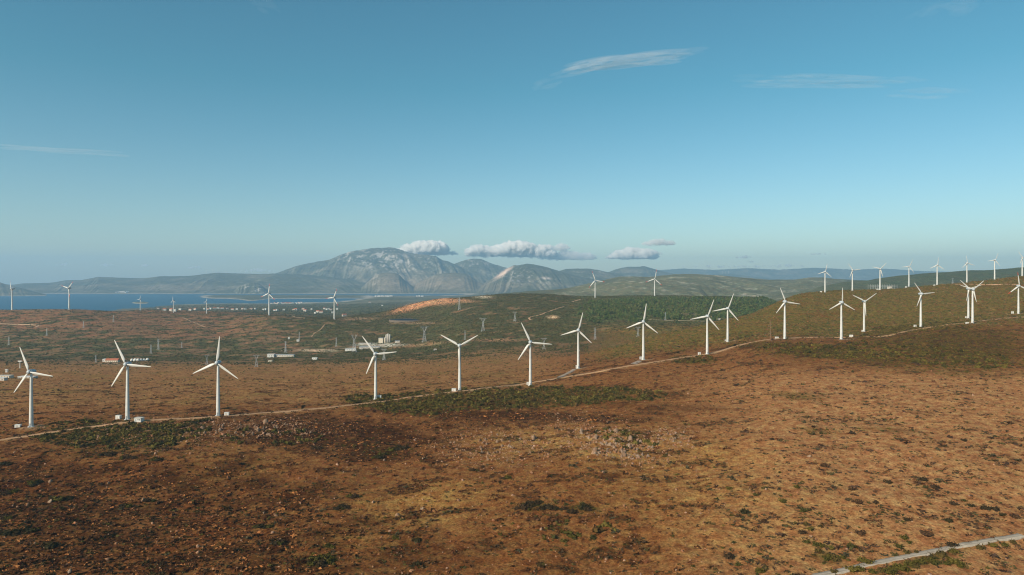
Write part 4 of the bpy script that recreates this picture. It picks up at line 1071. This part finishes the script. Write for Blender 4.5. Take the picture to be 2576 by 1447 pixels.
# ------------------------------------------------------------------ buildings
def house_mesh(W, D, H, pitch, wallm, roofm, name, label, group, loc, rz=0., flat=False, cat='house'):
    t = thing(name, label, cat, loc, rz, group)
    MB().box(-W / 2, W / 2, -D / 2, D / 2, -3, H).build('wall', wallm, t)
    if flat:
        MB().box(-W / 2 - .4, W / 2 + .4, -D / 2 - .4, D / 2 + .4, H + .003, H + .5).build('roof', roofm, t)
    else:
        e, hh = .6, H + pitch
        MB().poly([(-W/2-e,-D/2-e,H+.01),(W/2+e,-D/2-e,H+.01),(W/2+e,D/2+e,H+.01),(-W/2-e,D/2+e,H+.01),(-W/2-e,0,hh),(W/2+e,0,hh)],
                  [(0,1,5,4),(2,3,4,5),(1,2,5),(3,0,4),(3,2,1,0)]).build('roof', roofm, t)
    n = max(2, int(W / 4))
    for i in range(n):
        x = -W / 2 + (i + .5) * W / n
        MB().box(x - .6, x + .6, -D / 2 - .06, -D / 2 - .003, H * .35, H * .7).build('window', M_dark, t)
    return t

prot = []
for i, (W, D, H, p, wm, rm, fl) in enumerate([(11, 8, 6, 2.2, M_white, M_tile, False), (14, 9, 6.5, 2.4, M_pale, M_tile, False), (9, 8, 7, 0, M_white, M_pale, True), (12, 9, 7, 0, M_white, M_white, True)]):
    prot.append((W, D, H, p, wm, rm, fl))
made = {}
def put_house(px, py, k, s, label, group, rz=None):
    X, Y, Z, _ = unproj(px, py); rz = random.uniform(-.6, .6) if rz is None else rz
    if k not in made:
        W, D, H, p, wm, rm, fl = prot[k]
        made[k] = house_mesh(W, D, H, p, wm, rm, 'village_house', label, group, (X, Y, Z), rz, fl); made[k].scale = (s,) * 3
    else: dup(made[k], (X, Y, Z), rz, label, group, s)
vill = [(398,778.5),(414,781.5),(432,783),(440,784),(454,780.5),(479,782),(492,780),(515,779.5),(524,780),(530,778.5),(540,778),(548,777.5),(553,777),(560,777.5),(572,778),(585,780),(596,780),(610,778.5),(617,779.5),(632,779),(642,779)]
for x, y in vill:
    put_house(x, y, random.randrange(4), random.uniform(1.0, 1.5), 'small white village house behind the left ridge, before the bay', 'white village houses behind the left ridge')
for x, y in [(663,781),(669,780),(691,783),(697,782),(714,781),(740,781.5),(745,781),(763,779),(768,783.5),(784,779.5),(793,789),(800,786.5),(808,788),(816,778),(822,780),(827,778.5),(832,781),(838,788),(848,779),(866,796),(930,762),(962,770)]:
    put_house(x, y, random.randrange(4), random.uniform(1.0, 1.5), 'small white house of the village between the two red tipped turbines', 'white houses of the village below the quarry hill')
for i in range(22):
    put_house(683 + i * 3.6 + random.uniform(-1, 1), 764.2 + random.uniform(-.8, 1.2) - i * .03, random.randrange(4), random.uniform(1.2, 1.8), 'tiny pale house in the row along the inner shore of the bay', 'row of tiny houses on the inner shore')
for i in range(14):
    x = 946 + i * 4 + random.uniform(-1, 1) if i < 11 else 1050 + (i - 11) * 6
    put_house(x, 746 + random.uniform(-.3, .8), 2 + i % 2, random.uniform(2.0, 2.6), 'tiny white house on the far shore beyond the quarry', 'white houses on the far shore')
for i in range(9):
    X_ = 292 + i * 4 + random.uniform(-1, 1)
    put_house(X_, 737.6 - random.random() * 2.2, 2 + i % 2, random.uniform(2.2, 3.2), 'tiny white house of the coastal hamlet under the far left range', 'white hamlet under the far left range')

def at(px, py):
    X, Y, Z, _ = unproj(px, py); return (X, Y, Z), Y / F
# red roofed farm, domes
p, k = at(283, 911); house_mesh(30 * k, 9, 4.6 * k, 4.4 * k, M_cream, M_tile, 'farmhouse', 'long farmhouse with a bright red tiled roof beside white domes', None, p, .06, cat='house')
p, k = at(265, 910); house_mesh(9 * k, 8, 6.5 * k, 0, M_white, M_white, 'outbuilding', 'white flat roofed outbuilding at the left end of the red roofed farmhouse', None, p, 0, True, cat='outbuilding')
dome = None
for i, x in enumerate([332, 340, 347.5, 355, 362.5, 371]):
    p, k = at(x, 908.5 - .2 * i)
    lab = 'white dome %s in the row beside the red roofed farmhouse' % ['at the left end', 'second from the left', 'third from the left', 'third from the right', 'second from the right', 'at the right end'][i]
    if dome is None:
        r = 3.9 * k
        dome = thing('dome_house', lab, 'dome', p, .2, 'row of white domes')
        MB().lathe([(r, -1), (r, r * .45), (r * .92, r * .85), (r * .72, r * 1.2), (r * .4, r * 1.45), (r * .08, r * 1.55)], 18).build('shell', M_white, dome, True)
        MB().box(-.8, .8, -r - .25, -r + .2, 0, 2.1).build('door', M_door, dome)
    else: dup(dome, p, random.uniform(-.4, .4), lab, 'row of white domes', random.uniform(.9, 1.12))
# concrete plant
p, k = at(972, 862)
t = thing('concrete_plant', 'pale concrete plant with three upright silos in the valley', 'factory', p)
for i, (x, h) in enumerate([(0, 19), (4.2, 21), (8.4, 19)]):
    s = MB().lathe([(2.0 * k, -2), (2.0 * k, h * k), (1.2 * k, (h + 1.4) * k)], 14, 'Z', (x * k, 0, 0)).build('silo', M_pale, t, True)
    MB().bar((x * k, -2.0 * k, 0), (x * k, -2.0 * k, h * k), .2, None, 4).build('ladder', M_steel, s)
w = MB().box(-19 * k, -8 * k, -4, 6, -2, 11 * k).build('wall', M_cream, t)
MB().box(-19.4 * k, -7.6 * k, -4.4, 6.4, 11 * k, 11.6 * k).build('roof', M_shed, t)
MB().box(-5 * k, -2.4 * k, -3, 3, -2, 12 * k).build('mixer_tower', M_cream, t)
MB().bar((-8 * k, 0, 7 * k), (0, 0, 16 * k), .9, None, 6).build('conveyor', M_steel, t)
for px_, py_, w_, h_, lab, wm, rm in [(918,866,30,2.4,'low pale stockpile wall left of the concrete plant',M_pale,M_concrete), (1000,862,12,4.2,'small pale shed right of the concrete plant',M_pale,M_shed),
        (882,882,26,4.2,'white shed at the foot of the red topped pylon',M_white,M_white), (908,878.5,9,5,'small grey shed between the white shed and long grey one',M_pale,M_shed), (930,876.5,50,4.2,'long grey roofed shed behind the brown plain turbine',M_pale,M_shed),
        (715,897.5,52,4.8,'long low grey greenhouse shed at the edge of the brown plain',M_pale,M_shed), (682,899,17,7.5,'group of white tanks house at the left end of the long shed',M_white,M_white), (792,905,12,4.5,'lone small white building right of the long shed',M_white,M_white),
        (680,911,9,3,'tiny cream hut below the long shed',M_cream,M_cream), (727,853.5,3.6,5,'tiny white hut above the others in mid valley',M_white,M_white), (750,859.5,6.5,4,'tiny white cabin beside the mid valley track',M_white,M_white),
        (17,937,5.5,7,'small white house near the left edge below the tall crossbar pole',M_white,M_white), (13,950,32,5,'white flat roofed depot building at the left photo edge',M_cream,M_pale), (5,957,20,6,'lower white depot building at the left photo edge',M_pale,M_white), (70,951.5,40,4,'long low white depot roof behind the leftmost turbine',M_pale,M_white),
        (1783,799,13,3.2,'long red roofed building behind the paired turbines',M_pale,M_tile), (1808,805,10,3,'small pale building in the trees right of the red roofed one',M_pale,M_pale), (2237.5,726.5,9.5,4.6,'flat cream building on the crest among the back row turbines',M_cream,M_cream), (1455,884,5,2.6,'tiny white hut in the scrub by the front turbines',M_white,M_white), (1095,881,7,2.6,'small pale hut left of the turbine with Y blades',M_pale,M_pale)]:
    p, k = at(px_, py_)
    house_mesh(w_ * k, min(w_ * k * .6, 10), h_ * k, 0, wm, rm, 'shed', lab, None, p, random.uniform(-.08, .08), True, cat='shed')

# substation frames behind the crest
Yq = 1720.
t = thing('substation', 'grey substation of thin gantry frames behind the right hill crest', 'substation', ((2225 - CX) / F * Yq, Yq, ground_z((2225 - CX) / F * Yq, Yq)))
k = Yq / F
gz = t.location.z
for r_, yy in enumerate((0, 14)):
    for i in range(12):
        x = (-34 + i * 6) * k
        b = MB().bar((x, yy, -6), (x, yy, (CAM_Z + (HY - 717 + r_ * 1.5) / F * Yq) - gz), .22, None, 5)
        b.build('gantry_post', M_steel, t)
    zt = (CAM_Z + (HY - 719.5) / F * Yq) - gz
    MB().bar((-34 * k, yy, zt), (32 * k, yy, zt), .2, None, 4).bar((-34 * k, yy, zt - 1), (32 * k, yy, zt - 1), .15, None, 4).build('gantry_beam', M_steel, t)

# small reservoir with its bank
def reservoir():
    P = [unproj(x, y)[:2] for x, y in ((1030, 806.5),)][0]
    X, Y = P; Z = ground_z(X, Y)
    m, nt, b = new_mat('reservoir_water'); b.inputs['Base Color'].default_value = (.006, .012, .022, 1); b.inputs['Roughness'].default_value = .5; b.inputs['Specular IOR Level'].default_value = .05
    n = 40; a, c = 50 / F * Y, 60.
    ring = [(a * math.cos(6.2832 * i / n), c * math.sin(6.2832 * i / n)) for i in range(n)]
    V = [(x * 1.03, y * 1.04, -9) for x, y in ring] + [(x * 1.012, y * 1.015, 1.6) for x, y in ring] + [(x, y, 1.6) for x, y in ring] + [(x * .97, y * .94, .2) for x, y in ring]
    q = [[r * n + i, r * n + (i + 1) % n, (r + 1) * n + (i + 1) % n, (r + 1) * n + i] for r in range(3) for i in range(n)]
    t = thing('reservoir', 'long dark pond inside a pale bank on the middle hill', 'reservoir', (X, Y, Z + 1.5))
    mesh_np('bank', V, np.array(q), M_bank, parent=t)
    o = mesh_np('water_surface', [(x * .98, y * .97, .9) for x, y in ring], [np.arange(n)[None, :]], m, parent=t)
reservoir()

# ------------------------------------------------------------------ clouds
def cloud_mat(name, dens, grain=0.0, lo=.42, hi=.62, col=(1, 1, 1)):
    """vapour; grain > 0 breaks it into billows of that size in metres"""
    m = bpy.data.materials.new(name); m.use_nodes = True; nt = m.node_tree
    nt.nodes.remove(nt.nodes['Principled BSDF'])
    v = nt.nodes.new('ShaderNodeVolumePrincipled')
    v.inputs['Color'].default_value = col + (1,); v.inputs['Density'].default_value = dens
    nt.links.new(v.outputs['Volume'], nt.nodes['Material Output'].inputs['Volume'])
    if grain:
        tc = nt.nodes.new('ShaderNodeTexCoord'); n = nt.nodes.new('ShaderNodeTexNoise')
        n.inputs['Scale'].default_value = 1 / grain; n.inputs['Detail'].default_value = 6; n.inputs['Roughness'].default_value = .62
        nt.links.new(tc.outputs['Object'], n.inputs['Vector'])
        r = nt.nodes.new('ShaderNodeMapRange'); r.interpolation_type = 'SMOOTHSTEP'
        r.inputs['From Min'].default_value = lo; r.inputs['From Max'].default_value = hi; r.inputs['To Max'].default_value = dens
        nt.links.new(n.outputs['Fac'], r.inputs['Value']); nt.links.new(r.outputs['Result'], v.inputs['Density'])
        m.cycles.homogeneous_volume = False; m.cycles.volume_step_rate = .08
    else:
        m.cycles.homogeneous_volume = True
    return m

def cloud(name, puffs, Yc, mat, voxel, label, group, rough=.95, base=None, veil=True):
    """puffs: photo x, y, half width, half height -> union of lumpy balls at distance Yc"""
    bm = bmesh.new(); k = Yc / F
    for (px_, py_, rx, ry, dy) in puffs:
        c = Vector(((px_ - CX) * k, Yc + dy * k, CAM_Z + (HY - py_) * k))
        m = Matrix.Translation(c) @ Matrix.Diagonal((rx * k, max(rx, ry) * .8 * k, ry * k, 1))
        bmesh.ops.create_icosphere(bm, subdivisions=3, radius=1, matrix=m)
    me = bpy.data.meshes.new(name); bm.to_mesh(me); bm.free()
    o = bpy.data.objects.new(name, me); COL.objects.link(o)
    md = o.modifiers.new('r', 'REMESH'); md.mode = 'VOXEL'; md.voxel_size = voxel
    dg = bpy.context.evaluated_depsgraph_get(); ev = o.evaluated_get(dg)
    me2 = bpy.data.meshes.new_from_object(ev); o.modifiers.clear(); o.data = me2
    n = len(me2.vertices); co = np.empty(n * 3, np.float32); no = np.empty(n * 3, np.float32)
    me2.vertices.foreach_get('co', co); me2.vertices.foreach_get('normal', no)
    co = co.reshape(-1, 3).astype(float); no = no.reshape(-1, 3)
    s = voxel * 6
    d = rough * s * (fbm(co[:, 0] / s + .37 * co[:, 1] / s, co[:, 2] / s - .21 * co[:, 1] / s, 4, 300))
    co += no * d[:, None]
    if base is not None:
        zb = CAM_Z + (HY - base) * k
        low = co[:, 2] < zb
        co[low, 2] = zb + (co[low, 2] - zb) * .25
    me2.vertices.foreach_set('co', co.astype(np.float32).ravel()); me2.update()
    me2.materials.clear(); me2.materials.append(mat)
    if veil:      # the ragged thin vapour round the denser heart
        me3 = me2.copy(); c3 = co.copy()
        b_ = fbm(c3[:, 0] / (s * 1.7) - 5, c3[:, 2] / (s * .9) + .3 * c3[:, 0] / s, 4, 320)
        ext = voxel * (1.4 + 6.5 * b_)
        c3 += no * np.maximum(ext, voxel * .4)[:, None] * np.array([1.35, 1, .62])[None, :]
        me3.vertices.foreach_set('co', c3.astype(np.float32).ravel()); me3.update()
        me3.materials.clear(); me3.materials.append(MV)
        v = bpy.data.objects.new('veil', me3); COL.objects.link(v); v.parent = o
    return tag(o, label, 'cloud', group)

def puff_run(x0, x1, ybase, tops, n, seed):
    """heap of balls between x0 and x1 standing on ybase under the outline tops [(x, ytop)]"""
    r = random.Random(seed); out = []
    for i in range(n):
        x = x0 + (x1 - x0) * (i + .5) / n + r.uniform(-1, 1) * (x1 - x0) / n * .5
        yt = np.interp(x, [t[0] for t in tops], [t[1] for t in tops]); h = max(ybase - yt, 1.5)
        ry = h * r.uniform(.20, .50); cy = r.uniform(yt + ry, max(ybase - ry * .8, yt + ry + .1))
        out.append((x, cy, ry * r.uniform(1.3, 2.4) + 1.0, ry, r.uniform(-12, 12)))
    return out
YCL = 30000.
MC = cloud_mat('cumulus', .018, col=(.998, .994, .985))
MV = cloud_mat('cloud_veil', .0022, col=(.995, .99, .98))
MCt = cloud_mat('cumulus_thin', .0045, col=(.98, .98, .975))
cloud('cumulus_cloud', puff_run(1003, 1112, 642, [(1000,628),(1015,622),(1030,615),(1060,608),(1075,604),(1090,606),(1105,615),(1115,625),(1120,632)], 90, 1), YCL, MC, 26, 'bright white cumulus resting on the shoulder of the highest mountain', 'cumulus clouds', base=640)
cloud('cumulus_cloud', puff_run(1104, 1142, 641, [(1100,636),(1118,637),(1130,634),(1143,633)], 26, 2), YCL + 500, MCt, 22, 'ragged grey cloud scrap at the right end of the mountain cloud', 'cumulus clouds')
cloud('cumulus_cloud', puff_run(1178, 1345, 644, [(1173,640),(1190,625),(1205,616),(1222,618),(1235,622),(1255,614),(1275,613),(1300,606),(1318,605),(1330,612),(1345,624)], 120, 3) + puff_run(1290, 1392, 648, [(1285,640),(1330,630),(1362,614),(1375,620),(1390,632)], 60, 4), YCL, MC, 28, 'long white cumulus bank in the middle, brightest at its left top', 'cumulus clouds', base=646)
cloud('cumulus_cloud', puff_run(1372, 1492, 654, [(1365,645),(1400,638),(1428,629),(1440,632),(1460,640),(1480,636),(1497,646)], 84, 5) + puff_run(1396, 1424, 630, [(1394,622),(1410,613),(1425,620)], 20, 6), YCL + 600, MCt, 28, 'grey lower cumulus trailing right of the long white bank', 'cumulus clouds', base=652)
cloud('cumulus_cloud', puff_run(1524, 1646, 652, [(1518,648),(1545,638),(1560,630),(1580,623),(1598,622),(1615,629),(1630,627),(1648,640)], 90, 7), YCL, MC, 26, 'compact grey cumulus with a pale crown above the right far peak', 'cumulus clouds', base=650)
cloud('cumulus_cloud', puff_run(1618, 1694, 616, [(1616,612),(1640,604),(1655,602),(1665,609),(1685,606),(1696,611)], 44, 8), YCL, MCt, 20, 'thin grey cloud scrap highest of the small clouds on the right', 'cumulus clouds')
for i, (x0, x1, yb, h, lab) in enumerate([(1851,1888,650,8,'small grey cloud puff above the right hills, upper of two'), (1883,1899,660,4,'small grey cloud puff above the right hills, lower of two'), (2036,2076,641,5,'flat grey cloud streak left above the back row of turbines'),
        (136,181,668,6,'faint grey cloud smudge leftmost above the bay'), (257,287,669,6,'faint grey cloud smudge second from left above the bay'), (349,382,670,6,'faint grey cloud smudge third from left above the bay'), (474,504,675,6,'faint grey cloud smudge nearest the distant turbines'), (600,690,684,10,'long faint pale cloud low left of the highest mountain')]):
    cloud('cloud_scrap', puff_run(x0, x1, yb, [(x0, yb - h * .4), ((x0 + x1) / 2 + h, yb - h), (x1, yb - h * .5)], 16, 20 + i), YCL + 200 * i, MCt, 18 if i < 3 else 22, lab, 'small cloud scraps near the horizon', veil=False)
cloud('cloud_bank', puff_run(1690, 2030, 673, [(1690,671),(1760,668),(1830,669),(1920,666),(1990,665),(2030,670)], 44, 40), 33000., MCt, 34, 'low line of pale cloud tops over the hazy right horizon', 'small cloud scraps near the horizon', base=674, veil=False)

# high cirrus: thin drawn-out veils of ice cloud, far above and beyond everything
def cirrus(path, h0, label, alt, dens, n=34, seed=0, spread=1.0):
    r = random.Random(seed)
    bm = bmesh.new(); xs = [p[0] for p in path]
    for i in range(n):
        t = (i + .5) / n * (1 - .12) + r.uniform(-.02, .14)
        t = min(max(t, 0), 1)
        x = xs[0] + (xs[-1] - xs[0]) * t
        y = np.interp(x, xs, [p[1] for p in path]) + r.gauss(0, h0 * .55 * spread * math.sin(math.pi * min(max(t, .05), .95)))
        sl = (np.interp(x + 8, xs, [p[1] for p in path]) - np.interp(x - 8, xs, [p[1] for p in path])) / 16
        Yc = alt * F / (HY - y); k = Yc / F
        L_ = (xs[-1] - xs[0]) * r.uniform(.16, .34) * math.sin(math.pi * min(max(t, .12), .88)); hh = h0 * r.uniform(.16, .42) * (.35 + math.sin(math.pi * t))
        m = Matrix.Translation(((x - CX) * k, Yc + r.uniform(-300, 300), CAM_Z + (HY - y) * k)) @ Matrix.Rotation(math.atan(sl) + r.gauss(0, .010), 4, 'Y') @ Matrix.Diagonal((L_ * k, 120, hh * k, 1))
        bmesh.ops.create_icosphere(bm, subdivisions=3, radius=1, matrix=m)
    me = bpy.data.meshes.new('cirrus_cloud'); bm.to_mesh(me); bm.free()
    me.materials.append(cloud_mat('cirrus', dens * 2.0))
    o = bpy.data.objects.new('cirrus_cloud', me); COL.objects.link(o)
    return tag(o, label, 'cloud', 'thin cirrus streaks high in the sky')
cirrus([(1400,187),(1440,175),(1500,163),(1560,158),(1640,150),(1740,141)], 3.2, 'brightest cirrus streak, slanting in the upper middle of the sky', 3200, .0019, 44, 1)
cirrus([(1335,222),(1370,212),(1420,199)], 2, 'short faint cirrus wisp trailing below the brightest streak', 3200, .0005, 14, 2)
cirrus([(1860,203),(1960,204),(2060,205),(2160,207),(2300,209)], 1.8, 'long level cirrus streak in the right half of the sky', 3200, .0016, 34, 3)
cirrus([(2240,232),(2300,234),(2360,236),(2420,240)], 1.3, 'short thin cirrus streak below the long level one', 3200, .0013, 18, 4)
cirrus([(2370,-4),(2410,4),(2475,16)], 5, 'cirrus wisp at the top right edge of the sky', 3200, .0006, 16, 5)
cirrus([(2295,29),(2340,26),(2385,21)], .8, 'hair thin condensation streak near the top right', 3200, .0012, 10, 6, .3)
cirrus([(-40,368),(60,373),(180,379),(330,388)], 5, 'very faint broad cirrus veil at the left edge', 3200, .00035, 24, 7)
cirrus([(610,-3),(640,0),(690,3)], 4, 'faint cirrus wisp cut by the top edge left of centre', 3200, .0004, 10, 8)

# ------------------------------------------------------------------ haze: the air between here and the far shore
def haze():
    m = bpy.data.materials.new('haze'); m.use_nodes = True; nt = m.node_tree
    nt.nodes.remove(nt.nodes['Principled BSDF'])
    v = nt.nodes.new('ShaderNodeVolumePrincipled')
    v.inputs['Color'].default_value = HAZE_COL + (1,); v.inputs['Density'].default_value = HAZE_D; v.inputs['Anisotropy'].default_value = .1
    nt.links.new(v.outputs['Volume'], nt.nodes['Material Output'].inputs['Volume'])
    m.cycles.homogeneous_volume = True
    x, y0, y1, z0, z1 = 26000, -600, 25600, -16, 1010
    V = [(-x, y0, z0), (x, y0, z0), (x, y1, z0), (-x, y1, z0), (-x, y0, z1), (x, y0, z1), (x, y1, z1), (-x, y1, z1)]
    q = np.array([[0, 3, 2, 1], [4, 5, 6, 7], [0, 1, 5, 4], [1, 2, 6, 5], [2, 3, 7, 6], [3, 0, 4, 7]])
    o = mesh_np('haze', V, q, m)
    tag(o, 'pale blue haze filling the air over the valley and bay', 'haze', kind='stuff')
HAZE_COL, HAZE_D = (.43, .72, .985), 4.8e-5
haze()

# ------------------------------------------------------------------ light, sky, camera
w = bpy.data.worlds.new('World'); S.world = w; w.use_nodes = True
nt = w.node_tree; bg = nt.nodes['Background']
sky = nt.nodes.new('ShaderNodeTexSky'); sky.sky_type = 'NISHITA'; sky.sun_disc = False
sky.sun_elevation = SUN_EL
az = math.atan2(SUN_H[0], SUN_H[1])
sky.sun_rotation = az
sky.altitude = 300; sky.air_density = 1.0; sky.dust_density = .6; sky.ozone_density = 1.2
tcw = nt.nodes.new('ShaderNodeTexCoord'); sep = nt.nodes.new('ShaderNodeSeparateXYZ')
nt.links.new(tcw.outputs['Generated'], sep.inputs[0])
rp = nt.nodes.new('ShaderNodeValToRGB')   # air colour: clearer and more cyan higher up
rp.color_ramp.elements[0].position = .03; rp.color_ramp.elements[0].color = (.88, 1.02, 1.06, 1)
rp.color_ramp.elements[1].position = .26; rp.color_ramp.elements[1].color = (.465, .97, .935, 1)
nt.links.new(sep.outputs['Z'], rp.inputs['Fac'])
hs_ = nt.nodes.new('ShaderNodeMix'); hs_.data_type = 'RGBA'; hs_.blend_type = 'MULTIPLY'
hs_.inputs['Factor'].default_value = 1
nt.links.new(rp.outputs['Color'], hs_.inputs[7])
nt.links.new(sky.outputs['Color'], hs_.inputs[6]); nt.links.new(hs_.outputs[2], bg.inputs['Color'])
bg.inputs['Strength'].default_value = .095

sd = bpy.data.lights.new('sun', 'SUN'); sd.energy = 5.0; sd.angle = math.radians(.53); sd.color = (1.0, .85, .68)
so = bpy.data.objects.new('sun', sd); COL.objects.link(so)
tos = Vector((SUN_H[0] * math.cos(SUN_EL), SUN_H[1] * math.cos(SUN_EL), math.sin(SUN_EL)))
so.rotation_euler = tos.to_track_quat('Z', 'Y').to_euler(); so.location = (0, -100, 600)

cd = bpy.data.cameras.new('camera'); cam = bpy.data.objects.new('camera', cd); COL.objects.link(cam)
cam.location = (0, 0, CAM_Z); cam.rotation_euler = (math.radians(90), 0, 0)
cd.sensor_width = 36; cd.lens = 36 * F / 2576
cd.shift_y = -(723.5 - HY) / 2576
cd.clip_start = 1; cd.clip_end = 200000
S.camera = cam

S.view_settings.view_transform = 'Standard'; S.view_settings.look = 'None'; S.view_settings.exposure = .2; S.view_settings.gamma = 1
S.cycles.volume_bounces = 12; S.cycles.max_bounces = 14; S.cycles.filter_width = 1.15; S.cycles.diffuse_bounces = 2; S.cycles.transparent_max_bounces = 8
S.cycles.use_denoising = True; S.cycles.denoiser = 'OPENIMAGEDENOISE'; S.cycles.denoising_input_passes = 'RGB_ALBEDO_NORMAL'; S.cycles.denoising_prefilter = 'ACCURATE'
